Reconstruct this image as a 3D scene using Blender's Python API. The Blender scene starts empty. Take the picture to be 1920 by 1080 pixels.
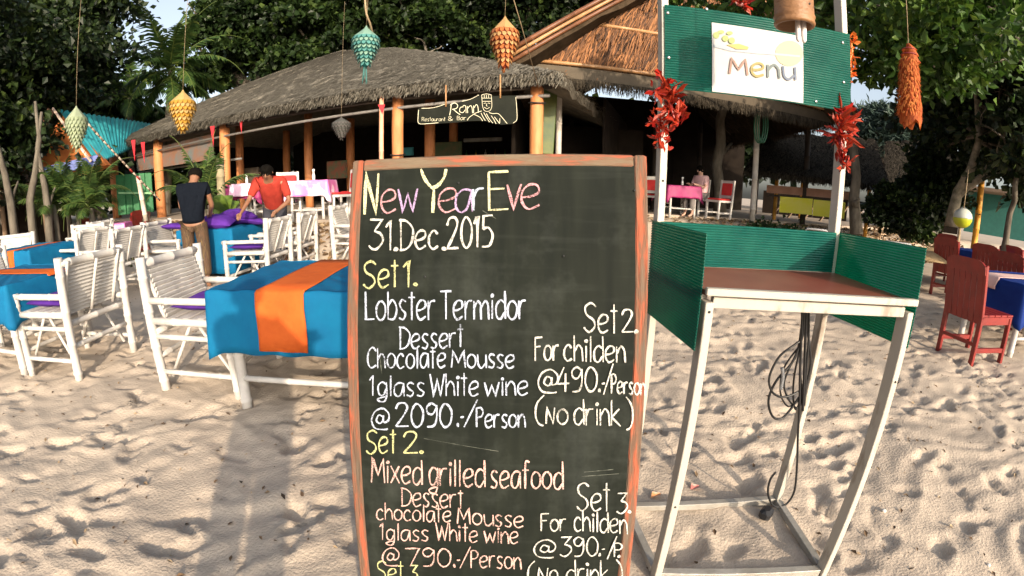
import bpy, math, random
import numpy as np
from mathutils import Vector, Matrix, Quaternion
R = math.radians
random.seed(7); rng = np.random.default_rng(7)
C = bpy.context.scene.collection
scene = bpy.context.scene

# ---------------------------------------------------------------- camera, sky, sun, exposure
CAM_H = 1.3; PITCH = R(13.05); ROLL = R(-0.86); FPX = 850.0; KD = 9.2e-11
cd = bpy.data.cameras.new('camera'); cam = bpy.data.objects.new('camera', cd); C.objects.link(cam)
cd.type = 'PANO'
for tgt in (cd, getattr(cd, 'cycles', None)):
    try:
        tgt.panorama_type = 'FISHEYE_LENS_POLYNOMIAL'
        tgt.fisheye_fov = math.pi
        tgt.fisheye_polynomial_k0 = 0.0
        tgt.fisheye_polynomial_k1 = -1 / (FPX * 0.01875)
        tgt.fisheye_polynomial_k2 = 0.0
        tgt.fisheye_polynomial_k3 = KD / 0.01875 ** 3
        tgt.fisheye_polynomial_k4 = 0.0
    except Exception: pass
cd.sensor_width = 36; cd.sensor_height = 20.25; cd.sensor_fit = 'HORIZONTAL'
cd.clip_start = 0.02; cd.clip_end = 500
def _dir(px, py):
    x = px - 960.0; y = 540.0 - py; r = math.hypot(x, y) + 1e-9
    th = r / FPX - KD * r ** 3
    d = (math.sin(th) * x / r, math.cos(th), math.sin(th) * y / r)
    c, s = math.cos(ROLL), math.sin(ROLL); d = (c * d[0] + s * d[2], d[1], -s * d[0] + c * d[2])
    c, s = math.cos(PITCH), math.sin(PITCH); return Vector((d[0], c * d[1] + s * d[2], -s * d[1] + c * d[2]))
# camera axes: columns = right, up, back, from the same rotation
def _rot(v):
    c, s = math.cos(ROLL), math.sin(ROLL); d = (c * v[0] + s * v[2], v[1], -s * v[0] + c * v[2])
    c, s = math.cos(PITCH), math.sin(PITCH); return Vector((d[0], c * d[1] + s * d[2], -s * d[1] + c * d[2]))
rx, up, fw = _rot((1, 0, 0)), _rot((0, 0, 1)), _rot((0, 1, 0))
cam.matrix_world = Matrix(((rx.x, up.x, -fw.x, 0), (rx.y, up.y, -fw.y, 0), (rx.z, up.z, -fw.z, CAM_H), (0, 0, 0, 1)))
scene.camera = cam
def at(px, py, D=None, z=None, y=None):
    """the point seen at a photo pixel, at horizontal distance D, height z or depth y"""
    d = _dir(px, py)
    t = D / math.hypot(d.x, d.y) if D is not None else ((y / d.y) if y is not None else (z - CAM_H) / d.z)
    return Vector((0, 0, CAM_H)) + d * t

SUN_AZ = R(-23)      # direction the shadows run to, measured from +y towards +x
SUN_EL = R(17)
sd = Vector((math.sin(SUN_AZ) * math.cos(SUN_EL), math.cos(SUN_AZ) * math.cos(SUN_EL), -math.sin(SUN_EL)))
sl = bpy.data.lights.new('sun', 'SUN'); sl.energy = 3.1; sl.angle = R(0.8); sl.color = (1.0, 0.82, 0.62)
so = bpy.data.objects.new('sun', sl); C.objects.link(so); so.location = -sd * 50
so.rotation_euler = sd.to_track_quat('-Z', 'Y').to_euler()
w = bpy.data.worlds.new('World'); scene.world = w; w.use_nodes = True
nt = w.node_tree; bg = nt.nodes['Background']
sky = nt.nodes.new('ShaderNodeTexSky'); sky.sky_type = 'NISHITA'; sky.sun_disc = False
sky.sun_elevation = SUN_EL
sky.sun_rotation = math.atan2(-sd.x, -sd.y)
sky.air_density = 1.0; sky.dust_density = 3.5; sky.ozone_density = 1.5
hs_ = nt.nodes.new('ShaderNodeHueSaturation'); hs_.inputs['Saturation'].default_value = .55; nt.links.new(sky.outputs[0], hs_.inputs['Color']); nt.links.new(hs_.outputs[0], bg.inputs[0]); bg.inputs[1].default_value = 0.15
scene.view_settings.view_transform = 'Standard'; scene.view_settings.look = 'None'
scene.view_settings.gamma = 1; scene.view_settings.exposure = 0.97
scene.view_settings.use_curve_mapping = False
scene.render.engine = 'CYCLES'
scene.cycles.max_bounces = 6; scene.cycles.transparent_max_bounces = 12; scene.cycles.use_denoising = True

# ---------------------------------------------------------------- materials
MATS = {}
def mat(name, col, col2=None, rough=.6, scale=8.0, vec=(1, 1, 1), bump=0, bscale=40, coat=0, transl=0, thr=None, spec=.5, col3=None, rnd=False, metal=0, alpha=1.0, detail=5, bvec=None):
    if name in MATS: return MATS[name]
    m = bpy.data.materials.new(name); m.use_nodes = True; n = m.node_tree; N = n.nodes; L = n.links
    p = N['Principled BSDF']; out = N['Material Output']
    p.inputs['Roughness'].default_value = rough; p.inputs['Metallic'].default_value = metal
    p.inputs['Specular IOR Level'].default_value = spec; p.inputs['Coat Weight'].default_value = coat
    tc = N.new('ShaderNodeTexCoord'); mp = N.new('ShaderNodeMapping'); mp.inputs['Scale'].default_value = vec
    L.new(tc.outputs['Object'], mp.inputs[0])
    base = None
    if col2 is None: col2 = tuple(c * .82 for c in col)
    if rnd:
        a = N.new('ShaderNodeAttribute'); a.attribute_name = 'rnd'; fac = a.outputs['Fac']
    else:
        no = N.new('ShaderNodeTexNoise'); no.inputs['Scale'].default_value = scale; no.inputs['Detail'].default_value = detail
        no.inputs['Roughness'].default_value = .6
        L.new(mp.outputs[0], no.inputs['Vector']); fac = no.outputs['Fac']
    cr = N.new('ShaderNodeValToRGB'); L.new(fac, cr.inputs[0])
    e = cr.color_ramp.elements
    lo, hi = ((.35, .65) if thr is None else (thr - .04, thr + .04)) if not rnd else (0, 1)
    e[0].position = lo; e[1].position = hi; e[0].color = (*col, 1); e[1].color = (*col2, 1)
    if col3:
        q = e.new(min(.98, hi + .12) if not rnd else .5); q.color = (*col3, 1)
    L.new(cr.outputs[0], p.inputs['Base Color'])
    if bump:
        nb = N.new('ShaderNodeTexNoise'); nb.inputs['Scale'].default_value = bscale; nb.inputs['Detail'].default_value = 6
        if bvec:
            mp2 = N.new('ShaderNodeMapping'); mp2.inputs['Scale'].default_value = bvec; L.new(tc.outputs['Object'], mp2.inputs[0]); L.new(mp2.outputs[0], nb.inputs['Vector'])
        else: L.new(mp.outputs[0], nb.inputs['Vector'])
        b = N.new('ShaderNodeBump'); b.inputs['Strength'].default_value = bump; b.inputs['Distance'].default_value = .01
        L.new(nb.outputs['Fac'], b.inputs['Height']); L.new(b.outputs[0], p.inputs['Normal'])
    sh = p.outputs[0]
    if transl:
        t = N.new('ShaderNodeBsdfTranslucent'); L.new(cr.outputs[0], t.inputs[0])
        mx = N.new('ShaderNodeMixShader'); mx.inputs[0].default_value = transl; L.new(sh, mx.inputs[1]); L.new(t.outputs[0], mx.inputs[2]); sh = mx.outputs[0]
    if alpha < 1:
        t = N.new('ShaderNodeBsdfTransparent'); t.inputs[0].default_value = (*[min(1, .25 + c * 1.6) for c in col], 1)
        mx = N.new('ShaderNodeMixShader'); mx.inputs[0].default_value = alpha; L.new(t.outputs[0], mx.inputs[1]); L.new(sh, mx.inputs[2]); sh = mx.outputs[0]
    L.new(sh, out.inputs[0]); MATS[name] = m; return m

# ---------------------------------------------------------------- mesh helpers
def wm(o):
    m = o.matrix_basis.copy()
    while o.parent: o = o.parent; m = o.matrix_basis @ m
    return m
class MB:
    def __init__(s): s.v = []; s.f = []; s.smooth = []; s.mi = []; s.cur = 0
    def add(s, vs, fs, smooth=False):
        n = len(s.v); s.v.extend([tuple(p) for p in vs]); s.f.extend([tuple(i + n for i in f) for f in fs])
        s.smooth.extend([smooth] * len(fs)); s.mi.extend([s.cur] * len(fs)); return s
    def box(s, c, size, rot=None, bev=0.0, taper=1.0):
        hx, hy, hz = size[0] / 2, size[1] / 2, size[2] / 2
        M = rot if rot is not None else Matrix.Identity(3); c = Vector(c)
        b = min(bev, hx * .9, hy * .9, hz * .9)
        if b <= 0:
            vs = [Vector((sx * hx, sy * hy, sz * hz)) for sz in (-1, 1) for sx, sy in ((-1, -1), (1, -1), (1, 1), (-1, 1))]
            return s.add([c + M @ p for p in vs], [(3, 2, 1, 0), (4, 5, 6, 7), (0, 1, 5, 4), (1, 2, 6, 5), (2, 3, 7, 6), (3, 0, 4, 7)])
        ring = [(-1, -1, 0), (1, -1, 0)]
        def oct_(ix, iy): return [(-ix + b, -iy), (ix - b, -iy), (ix, -iy + b), (ix, iy - b), (ix - b, iy), (-ix + b, iy), (-ix, iy - b), (-ix, -iy + b)]
        vs = []
        for (z, d) in ((-hz, b), (-hz + b, 0), (hz - b, 0), (hz, b)):
            vs += [Vector((x, y, z)) for x, y in oct_(hx - d, hy - d)]
        fs = [tuple(range(7, -1, -1)), tuple(range(24, 32))]
        for k in range(3):
            for i in range(8): j = (i + 1) % 8; fs.append((k * 8 + i, k * 8 + j, k * 8 + 8 + j, k * 8 + 8 + i))
        return s.add([c + M @ p for p in vs], fs)
    def beam(s, p0, p1, w, h, upv=(0, 0, 1), bev=0.0):
        p0 = Vector(p0); p1 = Vector(p1); z = (p1 - p0); l = z.length; z.normalize(); x = Vector(upv).cross(z)
        if x.length < 1e-4: x = Vector((1, 0, 0))
        x.normalize(); y = z.cross(x); M = Matrix((x, y, z)).transposed()
        return s.box((p0 + p1) / 2, (w, h, l), M, bev)
    def tube(s, pts, r, n=8, cap=True, smooth=True, close=False):
        pts = [Vector(p) for p in pts]; k = len(pts); rr = r if isinstance(r, (list, tuple)) else [r] * k
        vs = []; ref = None
        for i, p in enumerate(pts):
            a = pts[(i - 1) % k] if close else pts[max(0, i - 1)]; b = pts[(i + 1) % k] if close else pts[min(k - 1, i + 1)]
            t = (b - a).normalized() if (b - a).length > 1e-9 else Vector((0, 0, 1))
            if ref is None: ref = Vector((0, 0, 1)) if abs(t.z) < .9 else Vector((1, 0, 0))
            x = (ref - t * ref.dot(t)); x = x.normalized() if x.length > 1e-6 else t.orthogonal().normalized()
            ref = x; y = t.cross(x)
            for j in range(n):
                an = 2 * math.pi * j / n; vs.append(p + (x * math.cos(an) + y * math.sin(an)) * rr[i])
        fs = []
        for i in range(k if close else k - 1):
            i2 = (i + 1) % k
            for j in range(n): j2 = (j + 1) % n; fs.append((i * n + j, i * n + j2, i2 * n + j2, i2 * n + j))
        m0 = len(s.f); s.add(vs, fs, smooth)
        if cap and not close:
            base = len(s.v) - len(vs); s.f.append(tuple(base + j for j in range(n - 1, -1, -1))); s.f.append(tuple(base + (k - 1) * n + j for j in range(n)))
            s.smooth += [False, False]; s.mi += [s.cur, s.cur]
        return s
    def lathe(s, prof, c=(0, 0, 0), n=16, smooth=True, cap=True, wob=0):
        c = Vector(c); vs = []
        for r, z in prof:
            for j in range(n):
                a = 2 * math.pi * j / n; q = r * (1 + wob * math.sin(5 * a + z * 9)); vs.append(c + Vector((q * math.cos(a), q * math.sin(a), z)))
        fs = [(i * n + j, i * n + (j + 1) % n, (i + 1) * n + (j + 1) % n, (i + 1) * n + j) for i in range(len(prof) - 1) for j in range(n)]
        if cap: fs += [tuple(range(n - 1, -1, -1)), tuple((len(prof) - 1) * n + j for j in range(n))]
        return s.add(vs, fs, smooth)
    def bamboo(s, p0, p1, r, nodes=3, n=9, r2=None):
        p0 = Vector(p0); p1 = Vector(p1); r2 = r if r2 is None else r2; pts = []; rr = []
        L = (p1 - p0).length; k = max(1, nodes); pts.append(p0); rr.append(r)
        for i in range(1, k + 1):
            t = (i - .5 + random.uniform(-.1, .1)) / k; q = r + (r2 - r) * t; d = min(.012, L * .04) / L
            for dt, s_ in ((-d, 1), (-d * .35, 1.13), (d * .35, 1.13), (d, 1)): pts.append(p0.lerp(p1, t + dt)); rr.append(q * s_)
        pts.append(p1); rr.append(r2); return s.tube(pts, rr, n)
    def build(s, name, material, parent=None, world=False, label=None, kind=None):
        me = bpy.data.meshes.new(name)
        vs = s.v
        if world and parent is not None:
            M = wm(parent).inverted(); vs = [tuple(M @ Vector(p)) for p in vs]
        me.from_pydata(vs, [], s.f)
        for m in (material if isinstance(material, (list, tuple)) else [material]): me.materials.append(m)
        me.polygons.foreach_set('use_smooth', s.smooth); me.polygons.foreach_set('material_index', s.mi)
        me.update(); o = bpy.data.objects.new(name, me); C.objects.link(o)
        if parent is not None: o.parent = parent
        if label: o['label'] = label
        if kind: o['kind'] = kind
        return o
def npmesh(name, V, F, material, parent=None, rnd=None, smooth=False, world=True):
    """V (n,3), F (m,k) numpy, one mesh object"""
    V = np.asarray(V, dtype=np.float64)
    if world and parent is not None:
        M = np.array(wm(parent).inverted()); V = V @ M[:3, :3].T + M[:3, 3]
    me = bpy.data.meshes.new(name); me.vertices.add(len(V)); me.vertices.foreach_set('co', V.astype(np.float32).ravel())
    m, k = F.shape; me.loops.add(m * k); me.loops.foreach_set('vertex_index', F.astype(np.int32).ravel())
    me.polygons.add(m); me.polygons.foreach_set('loop_start', np.arange(0, m * k, k, dtype=np.int32)); 
    me.polygons.foreach_set('use_smooth', np.full(m, smooth)); me.update(calc_edges=True)
    if rnd is not None:
        a = me.attributes.new('rnd', 'FLOAT', 'POINT'); a.data.foreach_set('value', rnd.astype(np.float32))
    me.materials.append(material); o = bpy.data.objects.new(name, me); C.objects.link(o)
    if parent is not None: o.parent = parent
    return o
def thing(name, label, cat, loc=(0, 0, 0), rz=0, group=None):
    o = bpy.data.objects.new(name, None); C.objects.link(o); o.empty_display_size = .1
    o.location = loc; o.rotation_euler = (0, 0, rz); o['label'] = label; o['category'] = cat
    if group: o['group'] = group
    return o
def tag(o, label, cat, group=None):
    o['label'] = label; o['category'] = cat
    if group: o['group'] = group
    return o
def kids(o): return [c for c in bpy.data.objects if c.parent == o]
TREE = {}
def copy_thing(root, loc, rz, label, group=None, scale=1.0):
    if root.name not in TREE:
        TREE[root.name] = [(c, kids(c)) for c in kids(root)]
    r = root.copy(); C.objects.link(r); r.location = loc; r.rotation_euler = (0, 0, rz); r['label'] = label; r.scale = (scale,) * 3
    if group: r['group'] = group
    for c, gs in TREE[root.name]:
        c2 = c.copy(); C.objects.link(c2); c2.parent = r
        for g in gs: g2 = g.copy(); C.objects.link(g2); g2.parent = c2
    return r
def smst(t): t = np.clip(t, 0, 1); return t * t * (3 - 2 * t)
def vnoise(x, y, sc, seed):
    """smooth 2-D value noise, -1..1"""
    g = np.random.default_rng(seed).uniform(-1, 1, (256, 256)); X = np.asarray(x) * sc; Y = np.asarray(y) * sc
    xi = np.floor(X).astype(int); yi = np.floor(Y).astype(int); fx = X - xi; fy = Y - yi
    fx = fx * fx * (3 - 2 * fx); fy = fy * fy * (3 - 2 * fy); a = xi % 256; b = yi % 256; a1 = (a + 1) % 256; b1 = (b + 1) % 256
    return (g[a, b] * (1 - fx) + g[a1, b] * fx) * (1 - fy) + (g[a, b1] * (1 - fx) + g[a1, b1] * fx) * fy
def edge_y(x):
    x = np.asarray(x, float); return np.where(x < 0, 6.7 - .366 * x, np.where(x < 2, 6.7 + 2.1 * x, 10.9))
def ground(x, y):
    b = .006 * np.clip(np.asarray(y, float) - 1.5, 0, 4.5); e = edge_y(x)
    return b + (.60 - b) * smst((y - (e - 1.5)) / 1.4)
def gz(x, y): return float(ground(x, y))
TZ = .68
# ================================================================= SETTING: sand
def warp(n, b, lim, c, lo=None):
    u = np.linspace(-1, 1, n); a = lim / math.sinh(b); return c + a * np.sinh(b * u)
gx = warp(900, 4.9, 90, 0.0); gy = warp(700, 4.7, 90, 1.6); gy = gy[gy > -14]
GX, GY = np.meshgrid(gx, gy, indexing='ij')
Z = ground(GX, GY)
near = np.exp(-np.maximum(0, np.hypot(GX, GY) - 9) / 6)
wx = GX + .35 * vnoise(GX, GY, 1.7, 3); wy = GY + .35 * vnoise(GX, GY, 1.7, 4)
n1 = vnoise(wx, wy, .55, 11) * .016 + vnoise(wx, wy, 1.5, 12) * .012 + (1 - np.abs(vnoise(wx * .8, wy * 1.5, 3.4, 13)) * 2) * .009
n2 = vnoise(wx, wy * 1.3, 6.5, 14) * .007 + vnoise(GX, GY, 13, 15) * .0042 + vnoise(GX, GY, 27, 16) * .0024 + (1 - np.abs(vnoise(wx, wy * 1.6, 9, 17)) * 2) * .0035
Z = Z + (n1 + n2) * near
prg = np.random.default_rng(5); QX = GX + .035 * vnoise(GX, GY, 9, 31) + .018 * vnoise(GX, GY, 22, 33); QY = GY + .035 * vnoise(GX, GY, 9, 32) + .018 * vnoise(GX, GY, 22, 34)
for k in range(2300):                      # footprints and scuffed hollows
    r_ = 9.5 * math.sqrt(prg.uniform(.01, 1)); a_ = prg.uniform(-1.25, 1.25); cx_, cy_ = r_ * math.sin(a_), r_ * math.cos(a_)
    an = prg.uniform(0, math.pi) if prg.uniform() < .5 else prg.normal(.5, .4); L_, W_ = prg.uniform(.045, .13), prg.uniform(.025, .055); dp = prg.uniform(.008, .027)
    i0, i1 = np.searchsorted(gx, [cx_ - .32, cx_ + .32]); j0, j1 = np.searchsorted(gy, [cy_ - .32, cy_ + .32])
    if i1 - i0 < 2 or j1 - j0 < 2: continue
    X = QX[i0:i1, j0:j1] - cx_; Y = QY[i0:i1, j0:j1] - cy_
    p = (X * math.cos(an) + Y * math.sin(an)) / L_; q = (-X * math.sin(an) + Y * math.cos(an)) / W_; d = np.sqrt(p * p + q * q)
    Z[i0:i1, j0:j1] += -dp * smst((1.1 - d) / .34) + dp * .45 * np.exp(-((d - 1.4) / .28) ** 2) * (X * .58 - Y * .81 > -.02)
for (x0, y0, x1, y1) in ((1.34, 2.95, 1.12, 1.5), (-.6, 1.9, -1.0, 4), (2.2, 1.2, 2.9, 3.6), (-2.0, 1.0, -.7, 1.5)):   # dragged tracks
    for t in np.linspace(0, 1, 26):
        cx_, cy_ = x0 + (x1 - x0) * t + .03 * math.sin(t * 19), y0 + (y1 - y0) * t
        i0, i1 = np.searchsorted(gx, [cx_ - .15, cx_ + .15]); j0, j1 = np.searchsorted(gy, [cy_ - .15, cy_ + .15])
        d = np.hypot(GX[i0:i1, j0:j1] - cx_, GY[i0:i1, j0:j1] - cy_); Z[i0:i1, j0:j1] -= .009 * np.exp(-(d / .05) ** 2)
SANDZ = (gx, gy, Z)
def sz(x, y):
    i = int(np.clip(np.searchsorted(gx, x), 1, len(gx) - 1)); j = int(np.clip(np.searchsorted(gy, y), 1, len(gy) - 1)); return float(Z[i, j])
nx, ny = len(gx), len(gy)
V = np.stack([GX.ravel(), GY.ravel(), Z.ravel()], 1)
I, J = np.meshgrid(np.arange(nx - 1), np.arange(ny - 1), indexing='ij'); a = (I * ny + J).ravel()
F = np.stack([a, a + ny, a + ny + 1, a + 1], 1)
sand_m = mat('sand', (.53, .44, .345), (.42, .35, .28), rough=.95, scale=1.6, bump=.55, bscale=75, spec=.15, detail=8)
o = npmesh('sand', V, F, sand_m, smooth=True); o['kind'] = 'structure'

# small litter on the sand: dry leaf bits, twigs, shell chips
def scatter(name, pts, smin, smax, m, flat=.5, asp=2.2, lift=.004):
    k = len(pts); s = rng.uniform(smin, smax, k); a = rng.uniform(0, 2 * math.pi, k); t = rng.uniform(-flat, flat, (k, 2))
    V = np.zeros((k, 4, 3)); ux = np.stack([np.cos(a), np.sin(a), t[:, 0]], 1); uy = np.stack([-np.sin(a), np.cos(a), t[:, 1]], 1)
    h = s[:, None] / 2; V[:, 0] = pts - ux * h; V[:, 1] = pts - uy * h / asp; V[:, 2] = pts + ux * h; V[:, 3] = pts + uy * h / asp
    V[:, :, 2] += lift; V[:, 1, 2] += s * .15; V[:, 3, 2] += s * .12
    b = np.arange(k) * 4; F = np.concatenate([np.stack([b, b + 1, b + 2], 1), np.stack([b, b + 2, b + 3], 1)])
    o = npmesh(name, V.reshape(-1, 3), F, m, rnd=np.repeat(rng.uniform(0, 1, k), 4)); o['kind'] = 'stuff'; return o
litter_m = mat('litter', (.04, .025, .015), (.34, .25, .15), rough=.9, rnd=True, col3=(.12, .07, .035))
P_ = []
for k in range(3200):
    r_ = 8 * math.sqrt(rng.uniform(.01, 1)); a_ = rng.uniform(-1.2, 1.2); x_, y_ = r_ * math.sin(a_), r_ * math.cos(a_); P_.append((x_, y_, sz(x_, y_)))
tag(scatter('sand_litter', np.array(P_), .008, .042, litter_m), 'tiny dark twigs and dry leaf crumbs strewn over the sand', 'litter')
P_ = []
for k in range(7000):
    x_ = rng.uniform(3.2, 14); y_ = 8.0 + abs(rng.normal(0, 1.3)) + .1 * x_; P_.append((x_, y_, gz(x_, y_) + rng.uniform(0, .03)))
for k in range(4500):
    x_ = rng.uniform(-15, .5); y_ = float(edge_y(x_)) - abs(rng.normal(0, .8)); P_.append((x_, y_, gz(x_, y_) + rng.uniform(0, .03)))
leaflit = mat('dry_leaves', (.10, .06, .03), (.42, .33, .20), rough=.9, rnd=True, col3=(.25, .16, .08))
tag(scatter('dry_leaves', np.array(P_), .05, .16, leaflit, flat=.7, asp=1.8), 'brown dry leaves heaped along the foot of the terrace', 'leaves')

# terrace
conc = mat('terrace_floor', (.40, .33, .26), (.32, .26, .2), rough=.85, scale=3, bump=.3)
tp = [(-16, 12.6), (-8, 9.7), (-4, 8.25), (-.2, 6.85), (1.2, 7.3), (2.2, 11.0), (5.5, 11.2), (9.5, 11.3), (14, 13), (14, 27), (-16, 27)]
mb = MB(); n_ = len(tp)
mb.add([(x, y, TZ) for x, y in tp] + [(x, y, .0) for x, y in tp], [tuple(range(n_))] + [(i, i + n_, (i + 1) % n_ + n_, (i + 1) % n_) for i in range(n_)])
o = mb.build('terrace', conc); o['kind'] = 'structure'

# ================================================================= thatch
thatch_m = mat('thatch', (.06, .055, .043), (.25, .23, .185), rough=.95, rnd=True, col3=(.15, .135, .108), spec=.15)
thatch_base = mat('thatch_base', (.09, .08, .06), (.15, .135, .105), rough=1, scale=6, bump=1.0, bscale=30, detail=8)
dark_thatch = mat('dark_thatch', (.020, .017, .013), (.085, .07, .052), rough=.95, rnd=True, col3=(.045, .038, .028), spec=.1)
orange_thatch = mat('palm_thatch', (.03, .014, .007), (.34, .145, .05), rough=.8, rnd=True, col3=(.15, .062, .022))
def slope(mb_list, blades, A, B, Cc, D_, thick=.16, nb=6000, blen=.35, nu=26, nv=10, rough_=.04, seed=1):
    """roof plane A-B (eave) to D-C (ridge): a thick bumpy slab plus loose straw"""
    A, B, Cc, D_ = [np.array(p, float) for p in (A, B, Cc, D_)]
    r = np.random.default_rng(seed); nrm = np.cross(B - A, (D_ + Cc) / 2 - (A + B) / 2); nrm /= np.linalg.norm(nrm)
    if nrm[2] < 0: nrm = -nrm
    vs = []; 
    for j in range(nv + 1):
        for i in range(nu + 1):
            u, v = i / nu, j / nv; p = (A * (1 - u) + B * u) * (1 - v) + (D_ * (1 - u) + Cc * u) * v
            vs.append(p + nrm * r.uniform(-rough_, rough_) + (np.array([0, 0, r.uniform(-.05, .04)]) if j == 0 else 0))
    n = len(vs); fs = [(j * (nu + 1) + i, j * (nu + 1) + i + 1, (j + 1) * (nu + 1) + i + 1, (j + 1) * (nu + 1) + i) for j in range(nv) for i in range(nu)]
    lo = [p - nrm * thick for p in vs]
    fs2 = [tuple(q + n for q in reversed(f)) for f in fs]
    rim = [(i + 1, i, i + n, i + 1 + n) for i in range(nu)]
    for j in range(nv):
        k = j * (nu + 1); rim.append((k, k + nu + 1, k + nu + 1 + n, k + n)); k += nu; rim.append((k + nu + 1, k, k + n, k + nu + 1 + n))
    mb_list.add(vs + lo, fs + fs2 + rim, False)
    u = r.uniform(0, 1, nb); v = r.uniform(0, 1, nb) ** 1.1; e = r.uniform(0, 1, nb) < .22; v[e] = r.uniform(-.02, .03, e.sum())
    P = (A * (1 - u)[:, None] + B * u[:, None]) * (1 - v)[:, None] + (D_ * (1 - u)[:, None] + Cc * u[:, None]) * v[:, None]
    dn = ((A + B) / 2 - (D_ + Cc) / 2); dn /= np.linalg.norm(dn); al = np.cross(nrm, dn)
    d = dn + al * r.normal(0, .45, nb)[:, None] + nrm * r.uniform(-.02, .16, nb)[:, None]
    d[e] = dn * .5 + np.array([0, 0, -.8]) + al * r.normal(0, .25, e.sum())[:, None]; d /= np.linalg.norm(d, axis=1)[:, None]
    L = blen * r.uniform(.4, 1, nb); L[e] *= .55; W = r.uniform(.006, .016, nb)
    P = P + nrm * r.uniform(0, .03, nb)[:, None]; P[e] -= nrm * (r.uniform(0, thick, e.sum()))[:, None]
    blades.append((P, d, L, W, al))
def build_blades(name, blades, m, parent):
    Vs, Rn = [], []
    for P, d, L, W, al in blades:
        k = len(P); V = np.zeros((k, 4, 3)); V[:, 0] = P - al * W[:, None]; V[:, 1] = P + al * W[:, None]; V[:, 2] = P + d * L[:, None] + al * (W * .4)[:, None]; V[:, 3] = P + d * L[:, None] - al * (W * .4)[:, None]
        Vs.append(V.reshape(-1, 3)); Rn.append(np.repeat(rng.uniform(0, 1, k), 4))
    V = np.concatenate(Vs); k = len(V) // 4; F = (np.arange(k) * 4)[:, None] + np.arange(4)
    o = npmesh(name, V, F, m, parent, rnd=np.concatenate(Rn)); o['kind'] = 'stuff'; return o

# ================================================================= main restaurant pavilion
post_m = mat('orange_post', (.58, .235, .09), (.46, .17, .055), rough=.65, scale=5, vec=(3, 3, .6), bump=.3)
darkwood = mat('dark_wood', (.022, .015, .010), (.04, .028, .02), rough=.8, scale=4, vec=(1, 1, .3), bump=.3)
pipe_m = mat('grey_pipe', (.20, .19, .175), (.15, .14, .13), rough=.5)
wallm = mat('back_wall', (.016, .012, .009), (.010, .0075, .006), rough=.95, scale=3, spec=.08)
twine = mat('twine', (.33, .25, .15), (.22, .16, .09), rough=.9)
FD = Vector((-.939, .343, 0)); FB = Vector((.343, .939, 0)); F0 = Vector((.45, 6.95, 0))
def fp(t, b=0, z=0): v = F0 + FD * t + FB * b; return Vector((v.x, v.y, z))
pav = thing('restaurant_pavilion', 'long open restaurant pavilion with grey thatched hip roof on orange posts', 'restaurant', fp(7, 0, TZ))
A_, B_ = fp(14.6, -.1, 3.1), fp(-.25, 0, 3.02); R1, R2 = at(640, 96, D=13.3), at(738, 90, D=12.4)
Ab, Bb = fp(14.6, 11.5, 3.1), fp(-.1, 11, 3.05)
mb = MB(); bl = []
slope(mb, bl, A_, B_, R2, R1, nb=52000, nu=90, nv=24, seed=1, blen=.20, rough_=.04)
slope(mb, bl, B_, Bb, R2, R2 + Vector((.01, .01, 0)), nb=5000, nu=30, seed=2)
slope(mb, bl, Bb, Ab, R1, R2, nb=300, nu=10, seed=3); slope(mb, bl, Ab, A_, R1, R1 + Vector((.01, 0, 0)), nb=3000, nu=16, seed=4)
mb.build('roof', thatch_base, pav, True); build_blades('thatch', bl, thatch_m, pav)
def gpost(t, b, r, top=3.0, name='post', parent=pav, m=post_m):
    m_ = MB(); p = fp(t, b); m_.tube([(p.x, p.y, TZ - .1), (p.x, p.y, 1.6), (p.x + random.uniform(-.01, .01), p.y, 2.3), (p.x, p.y, top)], [r * 1.02, r, r * 1.03, r], 14); return m_.build(name, m, parent, True)
def tpix(px, b, yr=None):      # where along the facade a photo column stands
    d = _dir(px, 250); a = math.atan2(d.x, d.y); s, c = math.sin(a), math.cos(a)
    # F0 + FD t + FB b = D (s, c)
    q = F0 + FB * b; det = FD.x * (-c) - FD.y * (-s); return ((-q.x) * (-c) - (-q.y) * (-s)) / det
for px, b, r in ((1006, .35, .105), (746, .35, .105), (421, .35, .13), (296, .35, .145), (211, .35, .15)): 
    t = tpix(px, b); gpost(t, b, r)
for px, b, r in ((578, 3.0, .12), (449, 2.2, .12), (806, 3.2, .13), (851, 4.6, .12), (657, 4.6, .13), (537, 5.2, .13), (366, 4.5, .12)):
    gpost(tpix(px, b), b, r, 3.4)
m_ = MB(); p = fp(tpix(715, .05), .05); m_.bamboo((p.x, p.y, .2), (p.x, p.y, 3.02), .042, 4); m_.build('post', mat('pink_pole', (.74, .42, .28), (.66, .34, .2), rough=.6), pav, True, label='thin salmon pole in front of the eave')
for px, zz in ((1006, 2.62), (746, 1.85), (296, 1.75), (296, 2.05), (421, 1.5), (211, 1.6)):
    p = fp(tpix(px, .35), .35); m_ = MB(); m_.tube([(p.x + .135 * math.cos(a), p.y + .135 * math.sin(a), zz + .02 * math.sin(a)) for a in np.linspace(0, 6.283, 15)[:-1]], .012, 5, close=True); m_.build('binding', mat('black_binding', (.02, .02, .02)), pav, True)
# eave beams: a grey tube under the thatch, purlins and rafters
m_ = MB(); m_.tube([fp(14.3, .28, 2.62), fp(7, .28, 2.66), fp(0, .28, 2.72)], .028, 8); m_.build('rail', pipe_m, pav, True)
m_ = MB(); m_.tube([fp(14.3, .36, 2.93), fp(0, .36, 2.9)], .06, 8); m_.build('beam', darkwood, pav, True)
m_ = MB(); m_.tube([fp(14.3, .9, 2.15), fp(8.2, .9, 2.12)], .03, 8); m_.build('rail', pipe_m, pav, True)
for k in range(15):
    e = A_.lerp(B_, (k + .5) / 15); h = R1.lerp(R2, min(1, max(0, ((k + .5) / 15 - .2) * 1.6))); m_ = MB(); m_.tube([e + Vector((0, .3, -.12)), h + Vector((0, 0, -.3))], .04, 6); m_.build('rafter', darkwood, pav, True)
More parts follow.
